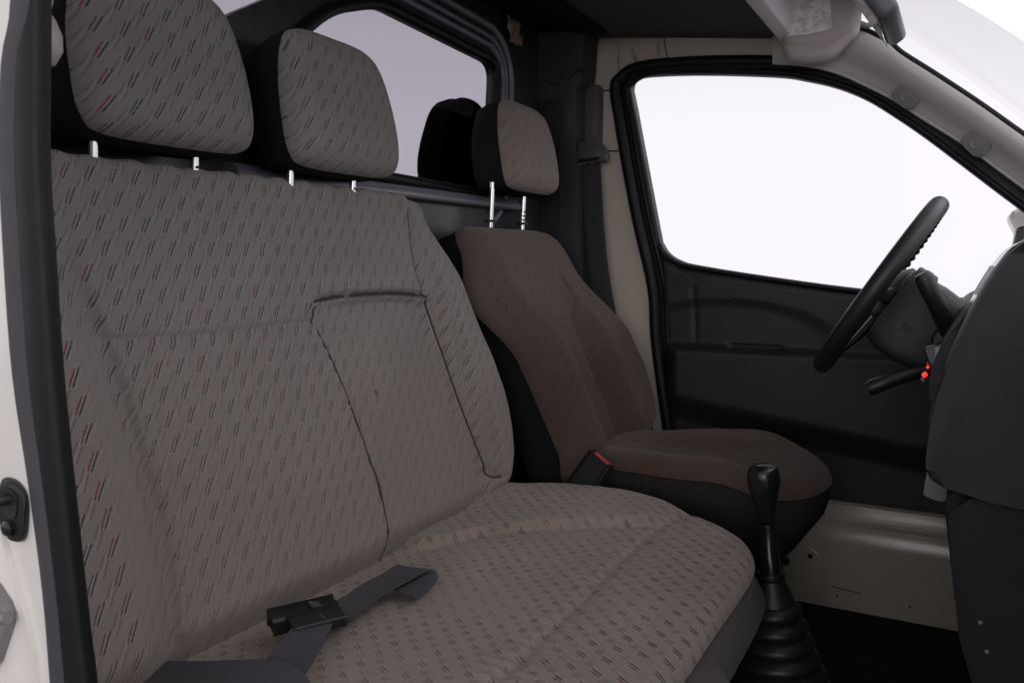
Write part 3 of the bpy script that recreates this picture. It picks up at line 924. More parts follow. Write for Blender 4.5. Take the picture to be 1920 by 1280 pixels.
LOW = [(0.529, 1.515, 1.371), (0.611, 1.515, 1.356), (0.680, 1.515, 1.332), (0.748, 1.515, 1.295), (0.814, 1.515, 1.254), (0.878, 1.515, 1.205), (0.972, 1.515, 1.135), (1.062, 1.515, 1.058), (1.30, 1.515, 0.855)]
UPP = [(0.525, 1.512, 1.452), (0.62, 1.505, 1.450), (0.70, 1.490, 1.440), (0.791, 1.468, 1.385), (0.830, 1.462, 1.348), (0.900, 1.462, 1.294), (0.990, 1.462, 1.222), (1.083, 1.462, 1.143), (1.32, 1.462, 0.945)]
lo_ = smooth_loop(LOW, 5, False)
up_ = smooth_loop(UPP, 5, False)
trim = empty('pillar_trim', (0.90, 1.50, 1.15), 'grey plastic front pillar trim with two round clip caps', 'pillar trim')
rows = []
for a, b in zip(lo_, up_):
    # section: flat edge, shallow valley, then a raised face towards the windscreen
    sec = []
    for t, dy in ((0, 0.012), (0, 0.0), (0.06, -0.006), (0.14, -0.004), (0.30, -0.012), (0.42, -0.022), (0.52, -0.027), (0.70, -0.028), (0.90, -0.020), (0.97, -0.010), (1.0, 0.004), (1.0, 0.02)):
        p = lerp3(a, b, t)
        k = min(1.0, max(0.15, (a[0] - 0.55) / 0.2))
        sec.append((p[0], p[1] + dy * (k if dy < -0.007 else 1), p[2]))
    rows.append(sec)
loft('panel', rows, M['pillartrim'], trim, False, 60)
tube('edge_bead', [(p[0], p[1] - 0.002, p[2] + 0.002) for p in lo_], 0.0045, M['bead'], trim, seg=8, up=(0, 1, 0))
tube('windscreen_seal', [(p[0] + 0.001, p[1] - 0.004, p[2] + 0.001) for p in up_[8:]], 0.0065, M['rubber'], trim, seg=8, up=(0, 1, 0))
dirv = Vector((0.74, 0, -0.67))
for c in ((0.842, 1.488, 1.258), (0.989, 1.488, 1.140)):
    f = frame(c, dirv, (0.67, -0.15, 0.74), (-0.05, -1, -0.1))
    cp = prism('clip_cap', round_poly([(-0.032, -0.020), (0.032, -0.025), (0.030, 0.023), (-0.025, 0.025)], 0.017, 5), f, 0.010, M['cap'], trim, 0.004, 3)
    lathe('centre_pin', [(0.015, -0.002), (0.015, 0.0008), (0.013, 0.0014), (0.0115, 0.0002), (0.004, 0.0002), (0, 0.0012)], Vector(at(f, 0.0, 0.0, 0.0095)), f[3], M['cap'], cp, 20)

wsf = [Vector((0.800, 1.455, 1.418)), Vector((1.50, 1.455, 0.80)), Vector((1.56, 0.60, 0.80)), Vector((1.50, -0.25, 0.80)), Vector((0.80, -0.25, 1.418)), Vector((0.835, 0.60, 1.440))]
bm = bmesh.new()
a0 = [[(x + bow * (1 - ((y - 0.6) / 0.86) ** 2), y, z) for y in np.linspace(-0.25, 1.455, 12)] for x, z, bow in ((0.80, 1.418, 0.03), (0.98, 1.262, 0.04), (1.16, 1.102, 0.05), (1.34, 0.945, 0.06), (1.50, 0.80, 0.06))]
ws = loft('windscreen', a0, M['clear'])
tag(ws, 'clear windscreen beyond the grey front pillar trim', 'windscreen')

# studio softbox in front of the van, seen through the windscreen
sb = empty('studio_softbox', (4.2, 2.4, 3.4), 'bright overhead studio light panel seen through the windscreen', 'studio light')
bm = bmesh.new()
prism_bm(bm, [(2.55, -1.5), (6.0, -1.5), (6.0, 13.0), (1.90, 13.0), (1.50, 11.75), (1.07, 10.34), (0.76, 9.41), (0.62, 8.9), (2.0, 5.0)], frame((0, 0, 3.6), (1, 0, 0), (0, 1, 0)), 0.06)
link('light_panel', bm, M['softbox'], sb, False)

# ================================================================== SUN VISOR, INTERIOR MIRROR
vis = empty('sun_visor', (0.64, 1.44, 1.42), 'grey vinyl sun visor with a worn white sticker', 'sun visor')
vo = [(0.560, 1.52), (0.562, 1.43), (0.575, 1.365), (0.592, 1.350), (0.64, 1.342), (0.680, 1.348), (0.715, 1.378), (0.738, 1.405), (0.742, 1.46), (0.738, 1.52), (0.65, 1.53)]


def visor_height(u, v, d):
    h = 0.016 * np.sqrt(np.clip(1 - (1 - np.clip(d / 0.022, 0, 1)) ** 2, 0, 1))
    h = np.minimum(h, 0.0155)
    h += groove(u, v, smooth_loop([(0.565, 1.395), (0.62, 1.378), (0.68, 1.392), (0.742, 1.42)], 5, False), 0.005, 0.008)
    h += 0.0008 * fnoise(u, v, 5, 40)
    return h


pad('visor_pad', vo, frame((0, 1.432, 0), (1, 0, 0), (0, 0, 1), (0, -1, 0)), 70, visor_height, M['visor'], vis, 0.02, 'visor_back', M['visor'], 0.004)
rows = [[(0.572 + 0.100 * s_ + 0.010 * t_, 1.4135 - 0.0015 * math.sin(3 * s_ + 2 * t_), 1.52 - 0.112 * t_ + 0.006 * s_ * t_ - 0.003 * math.sin(3.1 * s_)) for s_ in np.linspace(0, 1, 9)] for t_ in np.linspace(0, 1, 7)]
lab = loft('warning_sticker', rows, M['label'], vis)
tube('visor_rod', [(0.735, 1.44, 1.425), (0.752, 1.45, 1.418), (0.765, 1.465, 1.425), (0.77, 1.47, 1.45)], 0.007, M['cap'], vis, seg=10)

rv = empty('rear_view_mirror', (0.84, 0.75, 1.32), 'dark grey interior mirror edge-on at the top of the windscreen', 'mirror')
tdir = Vector((0.075, 0, -0.110)).normalized()
fm = frame((0.820, 0.86, 1.318), tdir, (0, 1, 0))
bm = bmesh.new()
box_bm(bm, fm, 0.150, 0.20, 0.034, 0.012, 3)
link('housing', bm, M['mirror'], rv)
bm = bmesh.new()
box_bm(bm, frame(at(fm, 0, 0, -0.0185), tdir, (0, 1, 0)), 0.135, 0.185, 0.003, 0.001, 1)
link('mirror_glass', bm, M['mirrorglass'], rv)
tube('pivot_arm', [at(fm, -0.03, -0.06, 0.015), at(fm, -0.035, -0.06, 0.045), at(fm, -0.06, -0.05, 0.065), at(fm, -0.13, 0.0, 0.075)], [0.008, 0.010, 0.009, 0.009], M['gloss'], rv, seg=12)
lathe('pivot_ball', [(0, -0.012), (0.011, -0.006), (0.013, 0.003), (0.008, 0.012), (0, 0.013)], at(fm, -0.03, -0.065, 0.03), (0.6, 0, 0.8), M['gloss'], rv, 16)

# ================================================================== SEATS
c16, s16 = math.cos(R(16)), math.sin(R(16))
bench = empty('bench_seat', (0.30, 0.30, 0.0), 'wide two-person bench seat in taupe cloth with red and navy dashes', 'bench seat')
FB = frame((0, 0, 1.0), (0, 1, 0), (s16, 0, -c16), (c16, 0, s16))
B_OUT = [(-0.20, 0.010), (-0.14, -0.008), (-0.05, -0.013), (0.10, -0.012), (0.30, -0.012), (0.50, -0.012), (0.64, -0.010), (0.705, 0.004), (0.735, 0.035), (0.760, 0.10), (0.795, 0.248), (0.828, 0.366), (0.840, 0.455), (0.820, 0.545), (0.775, 0.61), (0.72, 0.66), (0.60, 0.70),
         (0.30, 0.72), (0.0, 0.70), (-0.18, 0.66), (-0.24, 0.50), (-0.235, 0.25)]
FAR_SEAM = [(0.668, 0.03), (0.648, 0.11), (0.640, 0.19), (0.652, 0.219), (0.686, 0.407), (0.725, 0.575)]
PAD_TOP = [(0.334, 0.203), (0.345, 0.197), (0.423, 0.191), (0.55, 0.191), (0.640, 0.199)]
PAD_LEFT = [(0.334, 0.203), (0.327, 0.231), (0.352, 0.314), (0.380, 0.463), (0.388, 0.55), (0.376, 0.66)]
NEAR_SEAM = [(-0.052, 0.126), (-0.047, 0.18), (-0.035, 0.248), (-0.026, 0.344), (-0.017, 0.449), (-0.022, 0.547), (-0.033, 0.60)]
PADP = smooth_loop(PAD_TOP[1:], 3, False) + FAR_SEAM[3:] + [(0.70, 0.70), (0.37, 0.70)] + PAD_LEFT[::-1][1:-1]


def bench_height(u, v, d):
    top = 1 - sstep(v, 0.0, 0.06) * 1.0
    rim = np.clip(d / (0.045 - 0.02 * top), 0, 1)
    h = (0.040 - 0.027 * top) * (np.sqrt(np.clip(1 - (1 - rim) ** 2, 0, 1)) - 1)
    # bolsters
    fx = np.interp(v, [p[1] for p in FAR_SEAM], [p[0] for p in FAR_SEAM])
    bol = sstep(u, fx, fx + 0.055) * sstep(v, 0.02, 0.20)
    h += 0.030 * bol
    nx = np.interp(v, [p[1] for p in NEAR_SEAM], [p[0] for p in NEAR_SEAM])
    h += 0.030 * (1 - sstep(u, nx - 0.085, nx - 0.004)) * sstep(v, 0.10, 0.24)
    # fold-down middle pad sits a little lower than the cloth round it
    pin = inside(u, v, PADP)
    pd_ = dist_poly(u, v, PADP)
    left = np.interp(v, [p[1] for p in PAD_LEFT], [p[0] for p in PAD_LEFT])
    soft = sstep(pd_, 0.0, 0.016)
    h += np.where(pin, -0.020 * soft + 0.014 * sstep(pd_, 0.012, 0.09) * 0.6, 0.0)
    h += np.where(pin, 0.014 * (1 - sstep(u - left, 0.0, 0.11)) * soft, 0.0)
    over = (~pin) & (v < 0.21) & (u > 0.32) & (u < 0.66)
    h += np.where(over, 0.008 * np.exp(-(pd_ / 0.03) ** 2), 0)
    h += groove(u, v, PAD_TOP, 0.010, 0.0055) + groove(u, v, PAD_LEFT, 0.006, 0.0035)
    h += groove(u, v, FAR_SEAM, 0.009, 0.006)
    h += groove(u, v, [(0.722, 0.565), (0.728, 0.582), (0.748, 0.588)], 0.006, 0.006)
    # raised piping edge along the near bolster
    dn = dist_poly(u, v, NEAR_SEAM, False)
    h += 0.007 * np.exp(-(dn / 0.006) ** 2) * sstep(v, 0.12, 0.2) + groove(u, v, [(a - 0.016, b) for a, b in NEAR_SEAM], 0.007, 0.012)
    h += groove(u, v, [(-0.04, 0.232), (0.12, 0.237), (0.325, 0.231)], 0.0055, 0.0045)
    h += groove(u, v, [(-0.005, 0.20), (0.0, 0.35), (0.004, 0.51), (0.018, 0.65)], 0.0018, 0.003)
    h += groove(u, v, [(0.150, 0.40), (0.155, 0.46), (0.158, 0.57), (0.16, 0.66)], 0.0016, 0.003)
    h += groove(u, v, [(0.178, 0.46), (0.185, 0.56), (0.19, 0.66)], 0.0014, 0.003)
    # fullness and hand-worn unevenness
    h += 0.006 * np.sin(np.clip((v - 0.25) / 0.4, 0, 1) * np.pi) * sstep(u, -0.02, 0.1) * (1 - sstep(u, 0.25, 0.35))
    h += 0.0018 * fnoise(u, v, 11, 26) + 0.0007 * fnoise(u, v, 12, 90)
    # quilted scallops along the top edge
    h += 0.004 * np.cos(u * 2 * np.pi / 0.055) * np.exp(-(d / 0.03) ** 2) * (v < 0.06)
    for yp in (0.0, 0.16, 0.354, 0.514):
        h -= 0.007 * np.exp(-(((u - yp) / 0.020) ** 2 + ((v + 0.028) / 0.016) ** 2))
    # tuck into the cushion
    h -= 0.040 * sstep(v, 0.595, 0.665)
    return h


def bench_wear(u, v, d):
    w = 0.92 - 0.30 * inside(u, v, PADP) * sstep(dist_poly(u, v, PADP), 0, 0.03)
    w = w - 0.25 * sstep(u, 0.35, 0.60) * (v < 0.20)
    far = sstep(u, 0.70, 0.80) * 0.3
    mid = 0.75 * (1 - sstep(np.abs(u + 0.078), 0.012, 0.035)) * sstep(v, 0.15, 0.25) * (1 - sstep(v, 0.50, 0.62))
    w = w + 0.7 * (1 - sstep(u, -0.13, -0.085)) * sstep(v, 0.18, 0.3)
    return np.clip(w - far - mid, 0.12, 1.7) * (1 - 0.35 * sstep(v, 0.52, 0.66))


def seam(pts, f, height, outline, r, parent, lift=0.0, k=5, mat='seam'):
    sm = np.array(smooth_loop(pts, k, False))
    ol = smooth_loop(outline, 8)
    w = height(sm[:, 0], sm[:, 1], dist_poly(sm[:, 0], sm[:, 1], ol))
    bm = bmesh.new()
    tube_bm(bm, [at(f, a, b, c + lift) for (a, b), c in zip(sm, w)], r, 8, up=f[3])
    return link('seam', bm, M[mat], parent)


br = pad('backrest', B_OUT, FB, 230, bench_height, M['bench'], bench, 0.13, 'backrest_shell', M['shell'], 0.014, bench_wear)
for pts_, r_, l_ in ((PAD_TOP, 0.0024, 0.0006), (PAD_LEFT, 0.0020, 0.0012), (FAR_SEAM, 0.0022, 0.0008), ([(0.722, 0.568), (0.732, 0.584), (0.750, 0.588)], 0.0026, 0.001)):
    seam(pts_, FB, bench_height, B_OUT, r_, bench, l_)
# bench cushion
FC = frame((0, 0, 0.403), (0, 1, 0), (1, 0, 0), (0, 0, 1))
C_OUT = [(-0.24, 0.12), (-0.255, 0.35), (-0.25, 0.58), (-0.20, 0.665), (-0.08, 0.698), (0.15, 0.714), (0.40, 0.716), (0.58, 0.714), (0.675, 0.692), (0.745, 0.645), (0.805, 0.56), (0.855, 0.455), (0.872, 0.37), (0.860, 0.28), (0.815, 0.19), (0.74, 0.12), (0.30, 0.10)]
CRS = [(0.44, 0.17), (0.536, 0.239), (0.625, 0.40), (0.700, 0.523)]
FRS = [(-0.20, 0.545), (0.141, 0.538), (0.333, 0.530), (0.55, 0.520), (0.700, 0.523), (0.79, 0.55)]


def cush_height(u, v, d):
    rim = np.clip(d / 0.032, 0, 1)
    h = 0.024 * (np.sqrt(np.clip(1 - (1 - rim) ** 2, 0, 1)) - 1)
    cx = np.interp(v, [p[1] for p in CRS], [p[0] for p in CRS])
    h += 0.014 * sstep(u, cx - 0.004, cx + 0.035) * (1 - sstep(v, 0.48, 0.56))
    h -= 0.010 * np.exp(-(((u - 0.3) / 0.32) ** 2 + ((v - 0.36) / 0.13) ** 2))
    h += groove(u, v, CRS, 0.006, 0.007) + groove(u, v, FRS, 0.006, 0.010)
    # gathered puckers along the front seam
    df = dist_poly(u, v, FRS, False)
    h += 0.0028 * np.sin(u * 2 * np.pi / 0.021) * np.exp(-(df / 0.03) ** 2)
    h += 0.003 * sstep(v, 0.53, 0.60)
    h += 0.0022 * fnoise(u, v, 21, 22) + 0.0009 * fnoise(u, v, 22, 80)
    h -= 0.026 * (1 - sstep(v, 0.14, 0.36)) * (1 - sstep(u, 0.62, 0.78))
    return h


pad('seat_cushion', C_OUT, FC, 190, cush_height, M['cushion'], bench, 0.125, 'cushion_side', M['cushion_side'], 0.012, lambda u, v, d: 0.5 + 0.5 * sstep(v, 0.52, 0.66), uvrot=0.0, bulge=0.022)
box('seat_base', (0.37, 0.30, 0.148), (0.50, 0.96, 0.292), M['dashlow'], bench, 0.02)


def headrest(parent, yc, zc, sc, fab, back=0.10, tiltx=0.10, wear=None, postlen=0.06, post_dx=-0.016, su=0.93):
    f = frame((0.012, yc, zc), (0, 1, 0), (tiltx, 0, -1), (1, 0, tiltx))
    ol = [(-0.095, -0.118), (0.0, -0.121), (0.095, -0.116), (0.133, -0.086), (0.150, -0.02), (0.156, 0.045), (0.147, 0.092), (0.115, 0.113), (0.0, 0.118), (-0.115, 0.113), (-0.145, 0.092), (-0.152, 0.045), (-0.147, -0.02), (-0.132, -0.086)]
    ol = [(a * sc * su + (0.008 if a < 0 and b < -0.03 else 0.0), b * sc) for a, b in ol]

    def hh(u, v, d):
        rim = np.clip(d / 0.045, 0, 1)
        h = 0.034 * np.sqrt(np.clip(1 - (1 - rim) ** 2, 0, 1)) - 0.004
        h += 0.012 * (1 - (u / (0.15 * sc)) ** 2) + 0.010 * np.clip(v / 0.1, -1, 1) - 0.006 * (v / 0.1) ** 2
        h += 0.0012 * fnoise(u, v, int(yc * 100), 40)
        return h
    hr = pad('headrest', ol, f, 100, hh, fab, parent, 0.0, None, None, 0, wear)
    # dark side and back panel, its own piece under the headrest
    n0 = len(ol)
    bm = bmesh.new()
    lo_ = smooth_loop(ol, 5)
    prof = [(0.0018, -0.004), (-0.002, -0.018), (0.0, -0.05), (0.008, -0.078), (0.03, -0.096), (0.06, -0.102)]
    loops = []
    for off, w_ in prof:
        row = []
        for p in lo_:
            k = 1 - off / (0.13 * sc)
            # the rim of the front follows hh at d = 0
            e_ = (0.012 * (1 - (p[0] / (0.15 * sc)) ** 2) + 0.010 * np.clip(p[1] / 0.1, -1, 1) - 0.006 * (p[1] / 0.1) ** 2) if w_ > -0.03 else 0
            row.append(bm.verts.new(at(f, p[0] * k, p[1] * k, w_ + e_)))
        loops.append(row)
    m_ = len(lo_)
    for a, b in zip(loops[:-1], loops[1:]):
        for i in range(m_): bm.faces.new((a[i], a[(i + 1) % m_], b[(i + 1) % m_], b[i]))
    bm.faces.new(loops[-1])
    sh = link('side_panel', bm, M['shell'], None, True, 60)
    sh.parent = hr
    wl = world_of(hr)
    sh.data.transform(Matrix.Translation(-wl))
    for s_ in (-0.5, 0.5):
        y = (0.08 if yc < 0.3 else 0.434 if yc < 0.8 else 1.10) + 0.16 * s_
        zb = zc - 0.118 * sc
        pts = [(0.004 + post_dx, y, zb - postlen), (0.0 + post_dx * 0.4, y, zb + 0.02)]
        po = tube('post', pts, 0.0058, M['chrome'], None, seg=14, up=(1, 0, 0))
        po.parent = hr
        po.data.transform(Matrix.Translation(-wl))
        if s_ > 0:
            bm = bmesh.new()
            for k in range(3):
                zz = zb - postlen + 0.022 + k * 0.010
                tube_bm(bm, [(0.004 + post_dx * 0.8, y + 0.001, zz), (0.004 + post_dx * 0.8, y + 0.001, zz + 0.004)], 0.0064, 12, up=(1, 0, 0))
            nt_ = link('post_notches', bm, M['socket'], None)
            nt_.parent = hr
            nt_.data.transform(Matrix.Translation(-wl))
        sk = lathe('post_socket', [(0.017, 0.0), (0.015, 0.005), (0.0065, 0.006), (0.0065, 0.0)], (0.004 + post_dx, y, zb - postlen + 0.012), (0, 0, 1), M['socket'], None, 18)
        sk.parent = hr
        sk.data.transform(Matrix.Translation(-wl))
    return hr


headrest(bench, 0.095, 1.143, 1.0, M['headrest'], su=0.92)
headrest(bench, 0.452, 1.139, 1.0, M['headrest'], wear=lambda u, v, d: 0.9 - 0.3 * sstep(u, -0.05, 0.12))

# driver's seat
c24, s24 = math.cos(R(24)), math.sin(R(24))
drv = empty('driver_seat', (0.40, 1.12, 0.0), 'single driver seat in faded brown cloth beside the far door', 'driver seat')
FD = frame((0.02, 0, 0.966), (0, 1, 0), (s24, 0, -c24), (c24, 0, s24))
D_OUT = [(0.860, 0.030), (0.885, 0.004), (0.95, 0.0), (1.10, 0.0), (1.25, 0.002), (1.315, 0.020), (1.350, 0.075), (1.385, 0.19), (1.415, 0.30), (1.428, 0.42), (1.405, 0.52), (1.35, 0.59), (1.25, 0.63), (1.10, 0.645), (0.95, 0.64), (0.905, 0.605), (0.898, 0.50), (0.892, 0.38), (0.878, 0.26), (0.866, 0.16), (0.860, 0.08)]
DR_SEAM = [(1.262, 0.12), (1.275, 0.21), (1.180, 0.255), (1.175, 0.27)]


def drv_height(u, v, d):
    rim = np.clip(d / 0.05, 0, 1)
    h = 0.045 * (np.sqrt(np.clip(1 - (1 - rim) ** 2, 0, 1)) - 1)
    k = sstep(v, 0.12, 0.34)
    h += 0.055 * k * sstep(u, 1.185, 1.25)
    h += 0.070 * k * (1 - sstep(u, 0.968, 1.012))
    h -= 0.05 * (1 - sstep(u, 0.885, 0.965)) * sstep(v, 0.05, 0.2)
    h += groove(u, v, [(0.93, 0.253), (1.05, 0.258), (1.185, 0.252)], 0.005, 0.006)
    h += groove(u, v, [(1.225, 0.13), (1.232, 0.20), (1.190, 0.26), (1.185, 0.36), (1.19, 0.46), (1.175, 0.58)], 0.005, 0.007)
    h += groove(u, v, [(0.975, 0.26), (0.995, 0.35), (1.008, 0.48), (0.985, 0.60)], 0.004, 0.007)
    h += 0.003 * fnoise(u, v, 31, 20) + 0.0012 * fnoise(u, v, 32, 70)
    h -= 0.03 * sstep(v, 0.55, 0.64)
    return h


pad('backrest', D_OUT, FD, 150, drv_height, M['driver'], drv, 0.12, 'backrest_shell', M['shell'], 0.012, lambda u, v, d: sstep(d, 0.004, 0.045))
for pts_, r_ in (([(1.225, 0.13), (1.232, 0.20), (1.190, 0.26), (1.185, 0.36), (1.19, 0.46), (1.175, 0.58)], 0.0019), ([(0.975, 0.26), (0.995, 0.35), (1.008, 0.48), (0.985, 0.60)], 0.0017), ([(0.975, 0.253), (1.05, 0.258), (1.185, 0.252)], 0.0017)):
    seam(pts_, FD, drv_height, D_OUT, r_, drv, 0.0004, 5, 'seam_brown')
FE = frame((0, 0, 0.450), (0, 1, 0), (1, 0, 0), (0, 0, 1))
E_OUT = [(0.97, 0.215), (0.925, 0.30), (0.905, 0.42), (0.910, 0.56), (0.935, 0.68), (0.985, 0.735), (1.08, 0.757), (1.18, 0.745), (1.28, 0.70), (1.36, 0.63), (1.385, 0.55), (1.36, 0.45), (1.30, 0.36), (1.25, 0.25), (1.15, 0.20)]


def dcush_height(u, v, d):
    rim = np.clip(d / 0.05, 0, 1)
    h = 0.040 * (np.sqrt(np.clip(1 - (1 - rim) ** 2, 0, 1)) - 1)
    nx = np.interp(v, [0.2, 0.36, 0.55, 0.7], [1.0, 1.03, 1.02, 0.98])
    h -= 0.014 * np.exp(-(((u - 1.12) / 0.12) ** 2 + ((v - 0.42) / 0.16) ** 2))
    h += 0.024 * (1 - sstep(u, nx - 0.05, nx)) * (1 - sstep(v, 0.55, 0.68))
    h += 0.014 * sstep(u, 1.16, 1.26) * (1 - sstep(v, 0.55, 0.68))
    h += groove(u, v, [(1.01, 0.22), (1.035, 0.36), (1.02, 0.55)], 0.004, 0.007)
    h += 0.002 * fnoise(u, v, 41, 24) + 0.0008 * fnoise(u, v, 42, 80)
    return h


pad('seat_cushion', E_OUT, FE, 120, dcush_height, M['driver'], drv, 0.25, 'cushion_side', M['driver_side'], 0.07, lambda u, v, d: sstep(d, 0.004, 0.04), taper=0.15)
box('seat_base', (0.43, 1.13, 0.15), (0.40, 0.40, 0.30), M['dashlow'], drv, 0.02)
headrest(drv, 1.150, 1.148, 0.93, M['headrest3'], postlen=0.085)

# added solid shape in place of the driver headrest's reflection in the glass
rh = empty('headrest_reflection', (-0.22, 1.06, 1.0), 'added black shape that stands for the driver headrest reflection in the rear glass', 'headrest')
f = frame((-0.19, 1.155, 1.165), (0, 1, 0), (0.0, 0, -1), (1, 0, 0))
pad('reflection_pad', [(-0.005, -0.124), (0.045, -0.134), (0.10, -0.124), (0.15, -0.07), (0.16, 0.03), (0.14, 0.11), (0.05, 0.130), (-0.04, 0.124), (-0.080, 0.106), (-0.096, 0.06), (-0.086, 0.0), (-0.060, -0.06), (-0.035, -0.10)], f, 60,
    lambda u, v, d: 0.03 * np.sqrt(np.clip(1 - (1 - np.clip(d / 0.05, 0, 1)) ** 2, 0, 1)), M['silhouette'], rh, 0.07, 'reflection_back', M['silhouette'], 0.01)
for y in (1.03, 1.14): tube('post', [(-0.21, y, 1.06), (-0.215, y, 0.90)], 0.006, M['silhouette'], rh, seg=10)  # posts of the added reflection shape

# ================================================================== BELTS
sb_ = empty('shoulder_belt', (0.03, 1.50, 1.14), 'driver shoulder belt hanging from a grey guide on the cream pillar', 'seat belt')
prism('height_cover', round_poly([(0.004, 1.170), (0.058, 1.170), (0.060, 1.365), (0.006, 1.365)], 0.010), frame((0, 1.5345, 0), (1, 0, 0), (0, 0, 1), (0, -1, 0)), 0.032, M['beltplastic'], sb_, 0.007, 3)
gd = smooth_loop([(0.010, 1.205), (0.062, 1.212), (0.095, 1.168), (0.090, 1.148), (0.055, 1.150), (0.012, 1.140), (-0.004, 1.150)], 5)
prism('guide', gd, frame((0, 1.5, 0), (1, 0, 0), (0, 0, 1), (0, -1, 0)), 0.028, M['beltplastic'], sb_, 0.008, 3)
prism('guide_slot', round_poly([(0.010, 1.158), (0.078, 1.162), (0.074, 1.152), (0.012, 1.148)], 0.004), frame((0, 1.4715, 0), (1, 0, 0), (0, 0, 1), (0, -1, 0)), 0.002, M['rubber'], sb_)
ribbon('webbing', [(0.042, 1.49, 1.152), (0.052, 1.482, 1.05), (0.070, 1.472, 0.90), (0.100, 1.462, 0.75), (0.150, 1.450, 0.60), (0.205, 1.445, 0.47), (0.235, 1.445, 0.38)], (0.027, 0.004, 0.003), M['darkweb'], sb_)
ribbon('return_webbing', [(0.022, 1.512, 1.15), (0.038, 1.505, 1.00), (0.066, 1.500, 0.80), (0.110, 1.497, 0.62), (0.150, 1.497, 0.45)], (0.024, 0.004, 0.002), M['webbing'], sb_)

bk = empty('belt_buckle', (0.31, 0.865, 0.40), 'black belt buckle with red button beside the driver seat', 'buckle')
ax_ = Vector((0.42, 0.05, 0.62)).normalized()
fb = frame((0.318, 0.862, 0.434), ax_, (0.80, -0.10, -0.55))
fb = frame(fb[0], fb[1], fb[2] - fb[1] * fb[2].dot(fb[1]))
bm = bmesh.new()
box_bm(bm, fb, 0.078, 0.046, 0.024, 0.006, 3)
link('body', bm, M['buckle'], bk)
bm = bmesh.new()
box_bm(bm, frame(at(fb, 0.0385, 0, 0), fb[1], fb[2]), 0.007, 0.038, 0.016, 0.002, 2)
link('release_button', bm, M['red'], bk)
tube('stalk', [at(fb, -0.04, 0, 0), at(fb, -0.10, 0.0, 0.0), at(fb, -0.17, 0.01, 0)], [0.016, 0.013, 0.013], M['rubber'], bk, seg=12, flat=(1, 0.5))

lb = empty('lap_belt', (0.27, 0.08, 0.42), 'grey lap belt with black buckle lying across the bench cushion', 'seat belt')
fk = frame((0.264, 0.078, 0.421), (0.50, 0.86, 0.02), (0.86, -0.50, -0.10))
fk = frame(fk[0], fk[1], fk[2] - fk[1] * fk[2].dot(fk[1]))
bm = bmesh.new()
box_bm(bm, frame(at(fk, 0, -0.014, 0.004), fk[1], fk[2]), 0.078, 0.028, 0.014, 0.005, 3)
link('buckle_cover', bm, M['buckle'], lb)
bm = bmesh.new()
box_bm(bm, frame(at(fk, 0.006, 0.020, -0.004), fk[1], fk[2]), 0.060, 0.036, 0.009, 0.003, 3)
link('buckle_plate', bm, M['beltplastic'], lb).data.materials[0] = M['buckle']
ribbon('webbing', [tuple(at(fk, 0.01, 0.004, -0.008)), (0.284, 0.128, 0.418), (0.272, 0.200, 0.414), (0.272, 0.252, 0.414), (0.281, 0.287, 0.419), (0.292, 0.291, 0.411), (0.300, 0.268, 0.405), (0.305, 0.228, 0.405)],
       [(0.024, -0.012, -0.002), (0.025, -0.012, 0), (0.026, -0.010, 0.001), (0.027, -0.004, 0.002), (0.027, 0.004, 0.0), (0.027, 0.004, 0.0), (0.026, 0.0, 0), (0.026, -0.006, 0)], M['webbing'], lb)
ribbon('anchor_webbing', [tuple(at(fk, 0.002, 0.024, -0.004)), (0.302, 0.034, 0.422), (0.318, -0.005, 0.418), (0.338, -0.05, 0.417), (0.352, -0.11, 0.415), (0.355, -0.22, 0.412)],
       [(0.014, 0.022, 0.0), (0.016, 0.024, 0), (0.020, 0.022, 0.001), (0.024, 0.016, 0.002), (0.027, 0.008, 0.002), (0.027, 0.002, 0.0)], M['webbing'], lb)
ribbon('loose_webbing', [(0.110, -0.090, 0.385), (0.185, -0.082, 0.394), (0.250, -0.075, 0.408), (0.310, -0.066, 0.420), (0.360, -0.070, 0.424), (0.42, -0.11, 0.416)],
       [(-0.012, 0.034, -0.004), (-0.012, 0.034, 0.0), (-0.008, 0.030, 0.002), (0.0, 0.028, 0.004), (0.010, 0.026, 0.004), (0.018, 0.022, 0.0)], M['webbing'], lb)

# ================================================================== GEAR LEVER
gy = 0.80
gl = empty('gear_lever', (0.70, gy, 0.0), 'black gear lever with ribbed rubber boot between seats and console', 'gear lever')
gax = Vector((-0.03, 0.0, 0.30)).normalized()
g0 = Vector((0.700, gy, 0.300))
lathe('knob', [(0, 0.213), (0.017, 0.212), (0.0258, 0.205), (0.0288, 0.192), (0.0282, 0.177), (0.0242, 0.158), (0.0190, 0.135), (0.0170, 0.118), (0.0160, 0.110), (0, 0.110)], g0, gax, M['knob'], gl, 32, (1.0, 0.92))
lathe('knob_sleeve', [(0.0, 0.106), (0.0150, 0.106), (0.0158, 0.096), (0.0150, 0.060), (0.0178, 0.055), (0.0188, 0.010), (0.0, 0.010)], g0, gax, M['knob'], gl, 24)
prof = [(0.0, 0.016), (0.024, 0.016), (0.0255, 0.008), (0.0235, 0.003), (0.030, -0.012), (0.037, -0.030), (0.040, -0.038)]
z = -0.040
r0 = 0.041
for k in range(8):
    prof += [(r0 - 0.003, z), (r0 + 0.006, z - 0.006), (r0 + 0.0095, z - 0.013), (r0 + 0.0075, z - 0.020), (r0 + 0.001, z - 0.026)]
    z -= 0.0285
    r0 += 0.0088
prof += [(r0 + 0.01, z), (r0 + 0.012, -0.29), (0, -0.29)]
lathe('boot', prof, g0, gax, M['boot'], gl, 48)

